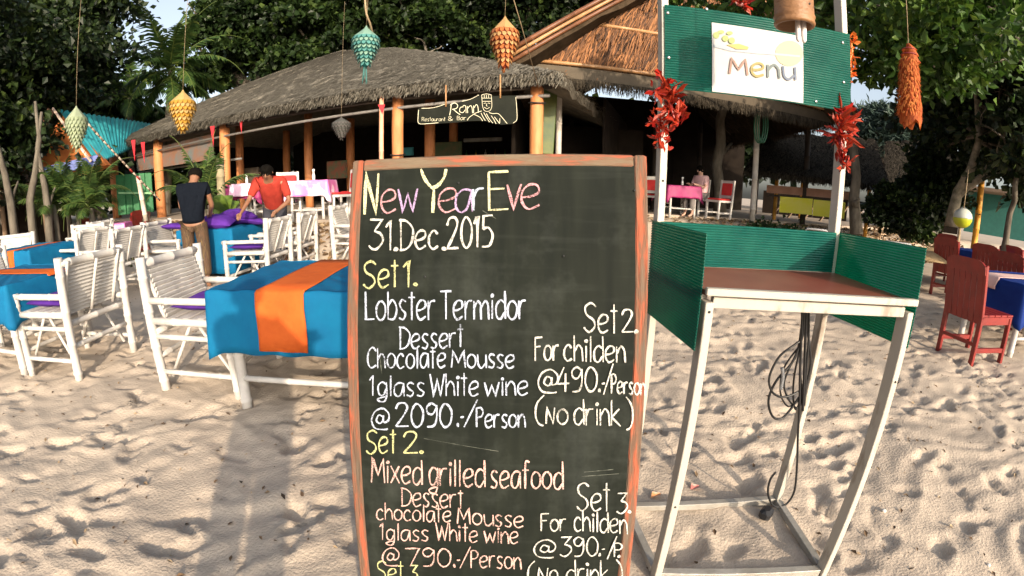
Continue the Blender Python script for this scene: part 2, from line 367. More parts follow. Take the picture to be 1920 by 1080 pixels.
# back wall and side walls in dark boards
def wall(pts, z0, z1, th, name, m, parent, world=True, n=8):
    for a, b in zip(pts, pts[1:]):
        a = Vector((*a[:2], 0)); b = Vector((*b[:2], 0)); k = max(1, int((b - a).length / .9))
        for i in range(k):
            m_ = MB(); m_.beam(a.lerp(b, (i + .006) / k) + Vector((0, 0, (z0 + z1) / 2)), a.lerp(b, (i + .994) / k) + Vector((0, 0, (z0 + z1) / 2)), z1 - z0, th + random.uniform(-.006, .006), (0, 0, 1)) 
            m_.build(name, m, parent, True)
def upright_wall(a, b, z0, z1, th, m, parent, k, name='panel'):
    a = Vector(a[:2]); b = Vector(b[:2]); d = (b - a); L = d.length; d.normalize(); ang = math.atan2(d.y, d.x)
    for i in range(k):
        c = a + d * (L * (i + .5) / k); m_ = MB(); m_.box((c.x, c.y, (z0 + z1) / 2), (L / k - .008, th + random.uniform(-.008, .008), z1 - z0), Matrix.Rotation(ang, 3, 'Z')); m_.build(name, m, parent, True)
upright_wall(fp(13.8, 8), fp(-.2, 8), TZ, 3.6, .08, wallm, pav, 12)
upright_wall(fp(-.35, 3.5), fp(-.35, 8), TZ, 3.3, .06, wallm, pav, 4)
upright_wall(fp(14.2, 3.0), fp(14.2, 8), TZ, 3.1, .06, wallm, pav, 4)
# bar counter, shelf with bottles deep inside
woodm = mat('counter_wood', (.16, .08, .04), (.10, .05, .025), rough=.6, scale=4, bump=.3)
bar = thing('bar_counter', 'dark wooden bar counter deep inside the pavilion behind the orange posts', 'counter', fp(4.5, 6, TZ))
ca = math.atan2(FD.y, FD.x)
m_ = MB(); m_.box(fp(4.5, 6.0, TZ + .5), (4.6, .5, 1.0), Matrix.Rotation(ca, 3, 'Z')); m_.build('body', woodm, bar, True)
m_ = MB(); m_.box(fp(4.5, 5.96, TZ + 1.03), (4.8, .66, .05), Matrix.Rotation(ca, 3, 'Z'), .01); m_.build('top', mat('bar_top', (.3, .22, .15), rough=.4), bar, True)
sh = thing('bottle_shelf', 'shelf board holding bottles on the back wall of the pavilion', 'shelf', fp(3.6, 7.8, TZ + 1.5))
m_ = MB(); m_.box(fp(3.6, 7.8, TZ + 1.5), (3.6, .26, .04), Matrix.Rotation(ca, 3, 'Z')); m_.build('board', mat('shelf_wood', (.3, .26, .22), rough=.6), sh, True)
bc = [(.05, .14, .04), (.22, .08, .02), (.5, .5, .5), (.3, .2, .02)]
for k in range(9):
    q = fp(2.2 + k * .36, 7.78, TZ + 1.52); mm = mat('bottle_%d' % (k % 4), bc[k % 4], rough=.15)
    m_ = MB(); m_.lathe([(.035, 0), (.038, .02), (.038, .17), (.014, .22), (.014, .28), (.017, .29)], n=10); o = m_.build('bottle', mm); o.location = q
    tag(o, ('dark green', 'brown', 'clear', 'amber')[k % 4] + ' bottle, ' + ('rightmost', 'second from the right', 'third from the right', 'fourth from the right', 'middle one', 'fourth from the left', 'third from the left', 'second from the left', 'leftmost')[k] + ' on the shelf behind the bar', 'bottle', 'bottles on the bar shelf')
for px, py, D, w_, h_, c_, lab in ((632, 318, 13.5, .75, .5, ((.05, .10, .05), (.22, .05, .03)), 'painted green and red panel deep in the pavilion left of the board'), (905, 262, 12.2, 1.1, .10, ((.20, .20, .18), (.12, .12, .1)), 'pale shelf edge glimpsed under the black sign'), (838, 280, 12.5, .9, .4, ((.03, .07, .03), (.09, .07, .03)), 'dull green picture on the back wall under the black sign'), (765, 284, 12.8, .35, .22, ((.02, .16, .20), (.03, .2, .22)), 'small teal box on the bar right of the big orange post'), (470, 330, 15, .8, .5, ((.06, .05, .04), (.12, .09, .06)), 'brown picture on the wall behind the red shirted person'), (1120, 275, 13, 1.6, .3, ((.07, .055, .04), (.04, .03, .02)), 'low brown cabinet in the dark between the pavilion and the hall')):
    v = at(px, py, D=D); q = MB(); q.box((0, 0, 0), (w_, .06, h_), None, .008); q.box((0, -.035, 0), (w_ * .9, .012, h_ * .84)); o = q.build('picture_panel', mat('panel_' + str(px), c_[0], c_[1], rough=.7, scale=6)); o.location = v; o.rotation_euler = (0, 0, ca + math.pi); tag(o, lab, 'panel')
# green and teal counter panels at the left end of the pavilion
gp = thing('green_bar_front', 'bright green panelled bar front under the left end of the thatched roof', 'counter', at(245, 370, D=16.5))
for k in range(5):
    q = at(226 + k * 13, 352, D=16.6); m_ = MB(); m_.box((q.x, q.y, 1.45), (.27, .05, 1.25), Matrix.Rotation(R(30), 3, 'Z'), .01); m_.build('panel', mat('green_board', (.015, .17, .055), (.01, .13, .04), rough=.6), gp, True)
m_ = MB(); m_.beam(at(222, 362, D=16.3), at(290, 362, D=16.3), .05, .05); m_.build('rail', mat('pale_green', (.25, .5, .25), rough=.6), gp, True)

# ================================================================= gabled hall on the right
gab = thing('gabled_hall', 'tall open hall with palm-thatched gable and bamboo edged roof to the right of the pavilion', 'restaurant', (4, 10, TZ))
GL, GR = Vector((.28, 9.0, 3.72)), Vector((7.75, 10.0, 3.55)); GA = (GL + GR) / 2 + Vector((.1, 0, 2.75)); GBk = Vector((.6, 7.5, 0))
mb = MB(); bl = []
off = Vector((-.1, -.75, 0))
slope(mb, bl, GL + off + Vector((-.35, 0, -.25)), GL + GBk + Vector((-.35, 0, -.25)), GA + GBk, GA + off, nb=6000, seed=7, nu=14, thick=.14)
slope(mb, bl, GR + off + Vector((.25, 0, -.2)), GR + GBk + Vector((.25, 0, -.2)), GA + GBk, GA + off, nb=9000, seed=8, nu=14, thick=.14)
mb.build('roof', mat('hall_thatch_base', (.035, .025, .015), (.07, .048, .03), spec=.08, rough=1, scale=6, bump=.8), gab, True); build_blades('thatch', bl, mat('hall_thatch', (.06, .04, .022), (.17, .12, .07), rough=.9, rnd=True, col3=(.10, .07, .04)), gab)
bamb = mat('bamboo_pole', (.42, .23, .10), (.30, .15, .06), rough=.45, scale=6, vec=(1, 1, .4))
bamb2 = mat('reddish_bamboo', (.17, .065, .025), (.11, .04, .015), rough=.5, scale=5)
for dz, m2, r in ((.16, bamb2, .045), (.05, bamb, .035), (-.06, bamb2, .04)):
    for e, s in ((GL, -1), (GR, 1)):
        m_ = MB(); m_.bamboo(e + off * 1.06 + Vector((s * .35, 0, dz - .2)), GA + off * 1.06 + Vector((0, 0, dz)), r, 5); m_.build('fascia_pole', m2, gab, True)
# thatched gable wall: three tiers of palm leaf
bl = []
for tier, (z0, z1) in enumerate(((0, .95), (.85, 1.8), (1.7, 2.7))):
    f0, f1 = z0 / 2.75, z1 / 2.75
    a0, b0 = GL.lerp(GA, f0), GR.lerp(GA, f0); a1, b1 = GL.lerp(GA, min(1, f1)), GR.lerp(GA, min(1, f1))
    nb = 3800; u = rng.uniform(0, 1, nb); v = rng.uniform(0, 1, nb)
    P = (np.array(a0) * (1 - u)[:, None] + np.array(b0) * u[:, None]) * (1 - v)[:, None] + (np.array(a1) * (1 - u)[:, None] + np.array(b1) * u[:, None]) * v[:, None]
    P[:, 1] -= .05 * tier + rng.uniform(0, .09, nb); P[:, 2] += .03
    al = np.array((GR - GL).normalized()); d = np.array([0, -.08, -1.0]) + al * (rng.normal(-.50, .2, nb))[:, None]; d /= np.linalg.norm(d, axis=1)[:, None]
    bl.append((P, d, rng.uniform(.25, .55, nb), rng.uniform(.008, .022, nb), al))
build_blades('gable_thatch', bl, orange_thatch, gab)
m_ = MB(); m_.add([GL + Vector((0, .06, 0)), GR + Vector((0, .06, 0)), GA + Vector((0, .06, 0)), GL + Vector((0, .12, 0)), GR + Vector((0, .12, 0)), GA + Vector((0, .12, 0))], [(0, 1, 2), (5, 4, 3), (0, 3, 4, 1), (1, 4, 5, 2), (2, 5, 3, 0)]); m_.build('gable_board', mat('gable_back', (.12, .06, .025), rough=.9), gab, True)
for f, dz in ((0.0, .02), (.33, 0)):
    m_ = MB(); m_.bamboo(GL.lerp(GA, f) + Vector((-.2, -.16, dz)), GR.lerp(GA, f) + Vector((.2, -.16, dz)), .04, 7); m_.build('beam', bamb, gab, True)
m_ = MB(); m_.beam(GL + Vector((0, -.1, -.17)), GR + Vector((0, -.1, -.17)), .05, .26); m_.build('beam', mat('grey_beam', (.09, .07, .045), rough=.8, scale=5, vec=(1, 1, 1)), gab, True)
bl = []; nb = 2600; u = rng.uniform(0, 1, nb); P = np.array(GL) * (1 - u)[:, None] + np.array(GR) * u[:, None] + np.array([0, -.16, -.28]); d = np.stack([rng.normal(0, .3, nb), rng.normal(0, .15, nb), -np.ones(nb)], 1); d /= np.linalg.norm(d, axis=1)[:, None]
bl.append((P, d, rng.uniform(.06, .28, nb), rng.uniform(.004, .01, nb), np.array([1., 0, 0]))); build_blades('eave_fringe', bl, dark_thatch, gab)
whitewood = mat('white_paint', (.54, .52, .485), (.43, .41, .385), rough=.55, scale=7, bump=.2, bscale=25)
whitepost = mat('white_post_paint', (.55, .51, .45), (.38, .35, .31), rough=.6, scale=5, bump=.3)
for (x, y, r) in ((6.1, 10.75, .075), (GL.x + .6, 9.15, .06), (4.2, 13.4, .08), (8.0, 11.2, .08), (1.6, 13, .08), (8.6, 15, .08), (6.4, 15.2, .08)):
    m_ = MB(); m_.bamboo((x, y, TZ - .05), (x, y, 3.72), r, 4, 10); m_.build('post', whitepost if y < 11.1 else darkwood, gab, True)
for k in range(9):
    f = (k + .5) / 9; a = (GL + Vector((0, 0, -.15))).lerp(GL + GBk, f); t = GA.lerp(GA + GBk, f) + Vector((0, 0, -.25)); b = GR.lerp(GR + GBk, f)
    for q in (a, b): m_ = MB(); m_.tube([q + Vector((0, 0, -.1)), t], .045, 6); m_.build('rafter', mat('rafter_wood', (.10, .07, .045), rough=.8), gab, True)
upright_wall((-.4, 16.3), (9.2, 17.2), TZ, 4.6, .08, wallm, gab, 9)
# inside the hall: near-black side wall and partition, added to fill in its deep shade
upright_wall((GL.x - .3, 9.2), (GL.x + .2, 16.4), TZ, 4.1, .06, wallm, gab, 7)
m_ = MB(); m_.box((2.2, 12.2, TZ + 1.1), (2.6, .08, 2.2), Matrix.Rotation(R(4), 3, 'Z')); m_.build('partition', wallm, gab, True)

# ================================================================= left hut with turquoise roof
lh = thing('turquoise_roofed_hut', 'hut with turquoise corrugated roof and orange gable at the far left of the pavilion', 'hut', at(150, 390, D=15.58))
tq = mat('turquoise_tin', (.03, .27, .33), (.05, .38, .42), rough=.5, scale=3, spec=.4); orw = mat('orange_wall', (.62, .20, .04), (.5, .14, .03), rough=.8, scale=3)
a0, a1, b0, b1 = at(118, 208, D=14.76), at(288, 236, D=18.04), at(185, 292, D=13.94), at(262, 262, D=16.40)
a0, a1, b1, b0 = at(112, 206, D=14.76), at(285, 232, D=18.86), at(250, 275, D=16.81), at(183, 305, D=13.61)
nu, nv = 60, 1; vs = []
for j in range(2):
    for i in range(nu + 1):
        p = (a0.lerp(a1, i / nu)) if j == 0 else (b0.lerp(b1, i / nu)); vs.append(p + Vector((0, 0, .03 * math.sin(i * 2.1))))
nv_ = len(vs); lo = [p - Vector((0, 0, .03)) for p in vs]
m_ = MB(); m_.add(vs + lo, [(i, i + 1, nu + 2 + i, nu + 1 + i) for i in range(nu)] + [(nv_ + nu + 1 + i, nv_ + nu + 2 + i, nv_ + i + 1, nv_ + i) for i in range(nu)] + [(nu + 1 + i, nu + 2 + i, nv_ + nu + 2 + i, nv_ + nu + 1 + i) for i in range(nu)]); m_.build('roof', tq, lh, True)
c0 = at(60, 300, D=14.76)
m_ = MB(); vs = [a0 + Vector((0, .15, -.1)), b0 + Vector((0, .3, -.05)), at(165, 330, D=13.94), at(66, 322, D=14.43), c0]; k = len(vs)
m_.add(vs + [v + Vector((-.15, .3, 0)) for v in vs], [tuple(range(k)), tuple(range(2 * k - 1, k - 1, -1))] + [(i, i + k, (i + 1) % k + k, (i + 1) % k) for i in range(k)]); m_.build('gable_wall', orw, lh, True)
m_ = MB(); m_.beam(a0 + Vector((-.1, -.2, 0)), c0 + Vector((-.4, -.2, -.3)), .05, .22); m_.build('barge_board', mat('brown_board', (.2, .1, .05), rough=.7), lh, True)
m_ = MB(); m_.beam(at(75, 325, D=13.94), at(185, 300, D=13.45), .25, .06, (0, 1, 0)); m_.build('beam', mat('blue_board', (.02, .06, .30), rough=.5), lh, True)
m_ = MB(); m_.beam(at(112, 330, D=13.94), at(112, 395, D=13.94), .12, .12); m_.build('post', whitepost, lh, True)
m_ = MB(); m_.beam(a0 + Vector((.1, -.3, -.0)), b0 + Vector((.1, -.3, .02)), .05, .05); m_.build('barge_board', mat('white_strip', (.8, .62, .5), rough=.6), lh, True)
# low corrugated shelter at the extreme left
ls = thing('low_shelter', 'low dark shelter with pale corrugated eave behind the leftmost chairs', 'shelter', at(40, 400, D=14))
m_ = MB(); p0, p1 = at(-60, 362, D=14), at(84, 362, D=14.6); q = Vector((-1.4, 2.0, .9)); nu = 40
vs = [p0.lerp(p1, i / nu) + Vector((0, 0, .035 * math.sin(i * 1.6))) for i in range(nu + 1)] + [p0.lerp(p1, i / nu) + q + Vector((0, 0, .035 * math.sin(i * 1.6))) for i in range(nu + 1)]
m_.add(vs + [v - Vector((0, 0, .02)) for v in vs], [(i, i + 1, nu + 2 + i, nu + 1 + i) for i in range(nu)] + [(2 * nu + 2 + i, 2 * nu + 3 + i, 3 * nu + 4 + i, 3 * nu + 3 + i) for i in range(nu)]); m_.build('roof', mat('pale_tin', (.5, .45, .36), (.36, .32, .26), rough=.6), ls, True)
upright_wall((p0 + q * .8)[:2] , (p1 + q * .8)[:2], .2, 2.0, .06, wallm, ls, 5)
for px in (5, 58, 84):
    m_ = MB(); p = at(px, 400, D=14.4); m_.tube([(p.x, p.y, .3), (p.x, p.y, 1.95)], .06, 8); m_.build('post', mat('bark_post', (.2, .13, .08), rough=.9), ls, True)

# ================================================================= right thatched hut
rh = thing('beach_hut', 'low dark thatched hut with yellow posts and a salmon rail behind the menu stand', 'hut', at(1600, 430, D=14))
def hutroof(pa, pb, pc, pd, seed, parent, nb=9000): 
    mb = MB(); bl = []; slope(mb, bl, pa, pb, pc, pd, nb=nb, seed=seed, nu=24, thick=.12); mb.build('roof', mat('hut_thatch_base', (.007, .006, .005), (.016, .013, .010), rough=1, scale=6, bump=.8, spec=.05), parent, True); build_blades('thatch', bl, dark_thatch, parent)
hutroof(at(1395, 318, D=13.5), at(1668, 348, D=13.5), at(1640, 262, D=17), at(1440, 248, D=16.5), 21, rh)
ym = mat('yellow_post', (.62, .30, .03), (.5, .22, .02), rough=.6)
for px, D_ in ((1452, 14), (1626, 13.8), (1560, 17), (1500, 16.8)):
    m_ = MB(); p = at(px, 400, D=D_); m_.bamboo((p.x, p.y, .5), (p.x, p.y, 2.0), .055, 4); m_.build('post', ym, rh, True)
m_ = MB(); m_.beam(at(1438, 354, D=13.9), at(1600, 368, D=13.7), .22, .1, (0, 1, 0)); m_.build('rail', mat('salmon_rail', (.52, .27, .17), (.4, .2, .12), rough=.7, scale=4), rh, True)
m_ = MB(); m_.beam(at(1440, 366, D=13.8), at(1618, 380, D=13.6), .05, .2, (0, 1, 0)); m_.build('shelf', darkwood, rh, True)
for k in range(6):
    m_ = MB(); p0 = at(1445 + k * 30, 400 + 2.5 * k, D=16.5); m_.beam((p0.x, p0.y, .6), (p0.x + .5, p0.y, 1.25), .09, .04); m_.build('brace', mat('old_board', (.2, .14, .09), rough=.9), rh, True)
for k in range(5):
    m_ = MB(); m_.beam(at(1628, 388 + k * 9, D=13.9), at(1662, 389 + k * 9, D=14.2), .05, .03, (0, 1, 0)); m_.build('step', mat('old_board2', (.32, .24, .16), rough=.9), rh, True)
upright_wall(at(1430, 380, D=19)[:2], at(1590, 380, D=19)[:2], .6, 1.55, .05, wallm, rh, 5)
yb = thing('yellow_board', 'bright yellow painted board hanging under the salmon rail of the beach hut', 'board', at(1520, 385, D=13.4))
ybm = mat('yellow_paint', (.82, .78, .03), (.85, .78, .12), rough=.6, scale=3)
for p0, p1 in (((1462, 383), (1523, 388)), ((1524.5, 389), (1584, 395))):
    m_ = MB(); m_.beam(at(*p0, D=13.4), at(*p1, D=13.4), .43, .03, (0, 1, 0)); m_.build('panel', ybm, yb, True)
# second hut further right
rh2 = thing('dark_hut', 'dark thatched hut in the shade under the trees with a row of stools', 'hut', at(1700, 430, D=20))
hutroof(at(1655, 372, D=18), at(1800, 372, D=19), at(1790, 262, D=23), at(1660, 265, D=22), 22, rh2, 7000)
for px in (1660, 1693, 1740): m_ = MB(); p = at(px, 400, D=18.5); m_.tube([(p.x, p.y, .5), (p.x, p.y, 2.3)], .05, 7); m_.build('post', darkwood, rh2, True)
upright_wall(at(1640, 400, D=24)[:2], at(1800, 400, D=24)[:2], .4, 3.4, .05, wallm, rh2, 5)
for i, (px, py, D, k_, lab) in enumerate(((1704, 428, 12.0, 4, 'small slatted wooden stool stack left of the dark ivy bush'), (1650, 425, 14.5, 3, 'low wooden stool in the shade behind the right upright of the stand'))):
    v = at(px, py, D=D); g_ = gz(v.x, v.y); t = thing('wooden_stool', lab, 'stool', (v.x, v.y, g_), R(20))
    for j in range(k_): q = MB(); q.box((.02 * (j % 2), 0, .14 + .15 * j), (.34, .28, .03), None, .004); q.build('board', mat('pale_wood', (.42, .30, .19), (.3, .2, .12), rough=.8), t)
    for sx in (-1, 1):
        for sy in (-1, 1): q = MB(); q.box((sx * .13, sy * .1, (.14 + .15 * (k_ - 1)) / 2 - .02), (.03, .03, .14 + .15 * (k_ - 1))); q.build('leg', mat('pale_wood', (.42, .30, .19)), t)
th = thing('teal_shack', 'teal walled shack with tin roof, half hidden behind trees at the right edge', 'shack', at(1880, 400, D=19))
m_ = MB(); m_.beam(at(1812, 392, D=19), at(1945, 412, D=19), 1.5, .1, (0, 1, 0)); m_.build('wall', mat('teal_wall', (.03, .16, .14), rough=.8), th, True)
m_ = MB(); m_.beam(at(1800, 352, D=18.4), at(1960, 372, D=18.4), .1, 1.6, (0, 1, 0)); m_.build('roof', mat('rust_tin', (.2, .14, .1), rough=.8), th, True)
m_ = MB(); p = at(1833, 410, D=13); m_.bamboo((p.x, p.y, .4), (p.x, p.y, 2.3), .075, 4); m_.build('post', ym, th, True)
# ================================================================= TREES
def leafmat(name, a, b, c, tr=.25): return mat(name, a, b, rough=.5, rnd=True, col3=c, transl=tr, spec=.35)
lf_dark = leafmat('dark_leaves', (.006, .013, .005), (.065, .10, .019), (.017, .034, .008))
lf_mid = leafmat('mid_leaves', (.008, .019, .005), (.075, .115, .022), (.024, .048, .010))
lf_bright = leafmat('almond_leaves', (.015, .04, .007), (.14, .22, .03), (.05, .11, .014), .3)
lf_palm = leafmat('palm_leaves', (.02, .045, .012), (.15, .18, .04), (.05, .10, .022), .3)
bark = mat('bark', (.06, .05, .037), (.15, .13, .10), rough=.95, scale=6, vec=(1, 1, .35), bump=1, bscale=20)
barkd = mat('dark_bark', (.05, .04, .03), (.12, .10, .08), rough=.95, scale=6, vec=(1, 1, .35), bump=1, bscale=20)
def leaf_cloud(name, blobs, n, size, m, parent, seed, clump=.55, per=22, asp=.42, floor_=None, core=.25, tier=0):
    """blobs: (cx,cy,cz,rx,ry,rz). Leaves sit in clumps near each blob's shell, thinner inside."""
    r = np.random.default_rng(seed); B = np.array(blobs, float); vol = (B[:, 3] * B[:, 4] * B[:, 5]) ** .72; pr = vol / vol.sum()
    if tier:
        nt = tier * len(B); bi = np.repeat(np.arange(len(B)), tier); d0 = r.normal(0, 1, (nt, 3)); d0 /= np.linalg.norm(d0, axis=1)[:, None]
        rad0 = np.where(r.uniform(0, 1, nt) < .25, r.uniform(.1, .7, nt), r.uniform(.7, 1.0, nt)); wv = B[bi, 3] * B[bi, 5]; cnt = np.maximum(per, (n * wv / wv.sum() * r.uniform(.5, 1.5, nt)).astype(int))
        c0 = B[bi, :3] + d0 * rad0[:, None] * B[bi, 3:6]; fr = r.uniform(.2, .42, nt); tn0 = r.normal(0, .13, nt)
        ii = np.repeat(np.arange(nt), cnt); m0 = len(ii); g = r.normal(0, 1, (m0, 3)); P = c0[ii] + g * (fr[ii] * B[bi[ii], 3])[:, None] * np.array([.55, .55, .17]); P[:, 2] -= .10 * (g[:, 0] ** 2 + g[:, 1] ** 2) * fr[ii] * B[bi[ii], 3] * .6
        d = np.zeros((1, 3)); dd_ = g * .5 + d0[ii] * .5; tnx = tn0[ii] + .07 * g[:, 2]
    else:
        nc = max(1, n // per); bi = r.choice(len(B), nc, p=pr); d = r.normal(0, 1, (nc, 3)); d /= np.linalg.norm(d, axis=1)[:, None]
        rad = np.where(r.uniform(0, 1, nc) < core, r.uniform(.1, .8, nc), r.uniform(.75, 1.08, nc))
        c = B[bi, :3] + d * rad[:, None] * B[bi, 3:6]; csz = clump * r.uniform(.45, 1.25, nc)
        P = np.repeat(c, per, axis=0) + r.normal(0, 1, (nc * per, 3)) * np.repeat(csz, per)[:, None] * np.array([.5, .5, .3]); dd_ = np.repeat(d, per, axis=0); tnx = np.repeat(r.normal(0, .16, nc), per)
    k = len(P); out = dd_ * .7 + r.normal(0, 1, (k, 3)) * .75 + np.array([0, 0, -.12]); out /= np.linalg.norm(out, axis=1)[:, None]
    nr = np.cross(out, r.normal(0, 1, (k, 3))); nr /= np.linalg.norm(nr, axis=1)[:, None] + 1e-9; nr = np.where((nr[:, 2] < 0)[:, None] & (r.uniform(0, 1, k) < .8)[:, None], -nr, nr)
    s = size * r.uniform(.55, 1.25, k); fold = np.cross(out, nr)
    V = np.zeros((k, 4, 3)); V[:, 0] = P; V[:, 2] = P + out * s[:, None]; mid = P + out * (s * .55)[:, None]
    V[:, 1] = mid + nr * (s * asp)[:, None] + fold * (s * .12)[:, None]; V[:, 3] = mid - nr * (s * asp)[:, None] + fold * (s * .12)[:, None]
    if floor_ is not None: keep = P[:, 2] > floor_; V = V[keep]; k = len(V); tn = tnx[keep]
    else: tn = tnx
    b = np.arange(k) * 4; F = np.concatenate([np.stack([b, b + 1, b + 2], 1), np.stack([b, b + 2, b + 3], 1)])
    rn = np.clip(r.beta(2.0, 3.2, k) + tn, 0, 1)
    return npmesh(name, V.reshape(-1, 3), F, m, parent, rnd=np.repeat(rn, 4))
def crook(p0, p1, r0, r1, wob=.2, k=7, seed=0):
    r = random.Random(seed); p0 = Vector(p0); p1 = Vector(p1); pts = []; rr = []
    for i in range(k + 1):
        t = i / k; s = math.sin(t * math.pi); pts.append(p0.lerp(p1, t) + Vector((r.uniform(-wob, wob) * s, r.uniform(-wob, wob) * s, 0))); rr.append(r0 + (r1 - r0) * t)
    return pts, rr
def tree(name, label, base, blobs, n, size, lm, bm, seed, trunk_r=.25, clump=.6, limbs=9, group=None, per=22, hub=None, asp=.42, cat='tree', core=.25, tier=24):
    t = thing(name, label, cat, base, 0, group); r = random.Random(seed)
    bc = Vector(blobs[0][:3]); hub = Vector(hub) if hub else Vector(base).lerp(bc, .55) ; m_ = MB()
    pts, rr = crook(base, hub, trunk_r, trunk_r * .7, .15, 6, seed); m_.tube([Vector(base) - Vector((0, 0, .2))] + pts, [trunk_r * 1.3] + rr, 10); 
    m_.build('trunk', bm, t, True)
    m_ = MB()
    for i in range(limbs):
        b = blobs[i % len(blobs)]; q = Vector(b[:3]) + Vector((r.uniform(-.75, .75) * b[3], r.uniform(-.75, .75) * b[4], r.uniform(-.6, .7) * b[5]))
        pts, rr = crook(hub, q, trunk_r * .5, trunk_r * .08, .35, 7, seed + i); m_.tube(pts, rr, 6)
        for j in range(3):
            s = pts[3 + j]; e = s + Vector((r.uniform(-1, 1), r.uniform(-1, 1), r.uniform(-.2, .9))) * (b[3] * .4); p2, r2 = crook(s, e, trunk_r * .16, trunk_r * .04, .15, 4, seed + i * 7 + j); m_.tube(p2, r2, 5)
    m_.build('branches', bm, t, True); leaf_cloud('crown', blobs, n, size, lm, t, seed, clump, per, asp, core=core, tier=tier); return t
def blob(px, py, D, r, rz=None, ry=None): p = at(px, py, D=D); return (p.x, p.y, p.z, r, ry or r, rz or r)
# big dark tree at the upper left
tree('broadleaf_tree', 'huge dark broadleaf tree filling the upper left corner behind the turquoise hut', (-17.5, 10.5, .4),
     [blob(10, 100, 15.5, 2.9, 2.1), blob(95, 60, 16, 2.3, 2.0), blob(-120, 60, 15, 3.6, 3), blob(60, -30, 16, 2.5, 1.8), blob(5, 205, 15.5, 2.3, 1.6), blob(150, 75, 17, 1.0, .7), blob(150, 128, 16.5, 1.0, .7), blob(90, 165, 15.5, .9, .7), blob(-60, 180, 15, 3, 2)], 46000, .21, lf_dark, barkd, 31, .45, .62, 14, asp=.36)
tree('understorey_tree', 'dark leafy mass hanging low at the left edge above the pale tin eave', (-15.2, 8.6, .4),
     [blob(0, 270, 14, 1.1, .9), blob(-50, 300, 14, 1.7, 1.2), blob(0, 225, 14.5, .8, .5)], 8000, .22, lf_dark, bark, 32, .16, .5, 8, asp=.36)
# trees behind the roof
far = 'broad dark trees rising behind the thatched roof'
tree('canopy_tree', 'dark spreading tree right of the palm, above the left slope of the thatched roof', (-9.5, 22, .6),
     [blob(440, 75, 21, 1.8, 1.6), blob(515, 20, 21, 2.7, 2.3), blob(395, 135, 21.5, 1.0, .9), blob(560, 80, 20.5, 2.5, 1.7), blob(405, 25, 21, 1.2, .8), blob(450, -40, 21, 2.3, 1.7), blob(380, 60, 21, .9, .6)], 38000, .27, lf_mid, bark, 33, .4, .9, 14)
tree('canopy_tree', 'lighter green tree with bare pale twigs directly behind the peak of the thatched roof', (-3.5, 21, .6),
     [blob(640, 50, 20, 3.0, 2.2), blob(730, 40, 20, 2.8, 2.0), blob(700, -30, 20, 3.6, 2.4), blob(820, 55, 20.5, 2.6, 1.8), blob(600, 0, 20, 2.8, 2.4)], 40000, .26, lf_mid, mat('pale_bark', (.30, .26, .2), (.42, .37, .3), rough=.9), 34, .35, .8, 22)
tree('canopy_tree', 'very dark tree with ragged sky gaps behind the junction of the two roofs', (3, 21, .6),
     [blob(900, 40, 20, 3.0, 2.4), blob(1010, 45, 20, 2.8, 2.3), blob(1120, 20, 20, 3.0, 2.3), blob(960, -40, 20, 4, 2.4), blob(1080, -40, 20, 4, 2.2), blob(860, 90, 21, 2.4, 1.3)], 30000, .27, lf_dark, barkd, 35, .4, .85, 16)
tree('canopy_tree', 'leafy tree behind the gable of the hall above the menu sign', (9, 24, .6),
     [blob(1330, 20, 22, 4, 3), blob(1450, 50, 22, 2.4, 2.4), blob(1250, -30, 21, 4, 3)], 16000, .34, lf_mid, bark, 36, .35, .9, 10)
# low wooded backdrop, each a tree of its own
for i, (px, py, D, r_, lab) in enumerate(((225, 225, 26, 1.7, 'distant bushy tree low behind the turquoise roof, left of the yellow lantern'), (170, 185, 27, 2.4, 'distant dark tree above the ridge of the turquoise roof'), (290, 245, 27, 1.7, 'distant palm-like clump behind the left end of the thatched roof'), (80, 230, 24, 2.6, 'distant dense tree between the left edge and the orange gable'))):
    tree('distant_tree', lab, (at(px, py, D=D).x, at(px, py, D=D).y, .4), [blob(px, py, D, r_, r_ * .7), blob(px + 30, py + 30, D, r_ * .9, r_ * .6), blob(px - 20, py + 45, D, r_ * .9, r_ * .6), blob(px, py + 95, D, r_ * 1.3, r_ * 1.0)], 11000, .36, lf_mid if i % 2 == 0 else lf_dark, barkd, 50 + i, .25, .8, 6)
for i, (px, D, lab) in enumerate(((1190, 27, 'dark tree far behind the gabled hall'), (1330, 28, 'dark tree seen through the gabled hall between its posts'), (700, 27, 'dark tree far behind the pavilion and its roof'), (420, 28, 'dark tree behind the left bays of the pavilion'), (960, 27, 'dark tree behind the junction of pavilion and hall'))):
    tree('distant_tree', lab, (at(px, 300, D=D).x, at(px, 300, D=D).y, .4), [blob(px, 280, D, 4, 2.4), blob(px + 60, 250, D, 3, 2), blob(px - 60, 260, D, 3.5, 2)], 6000, .5, lf_dark, barkd, 60 + i, .3, 1.0, 5)
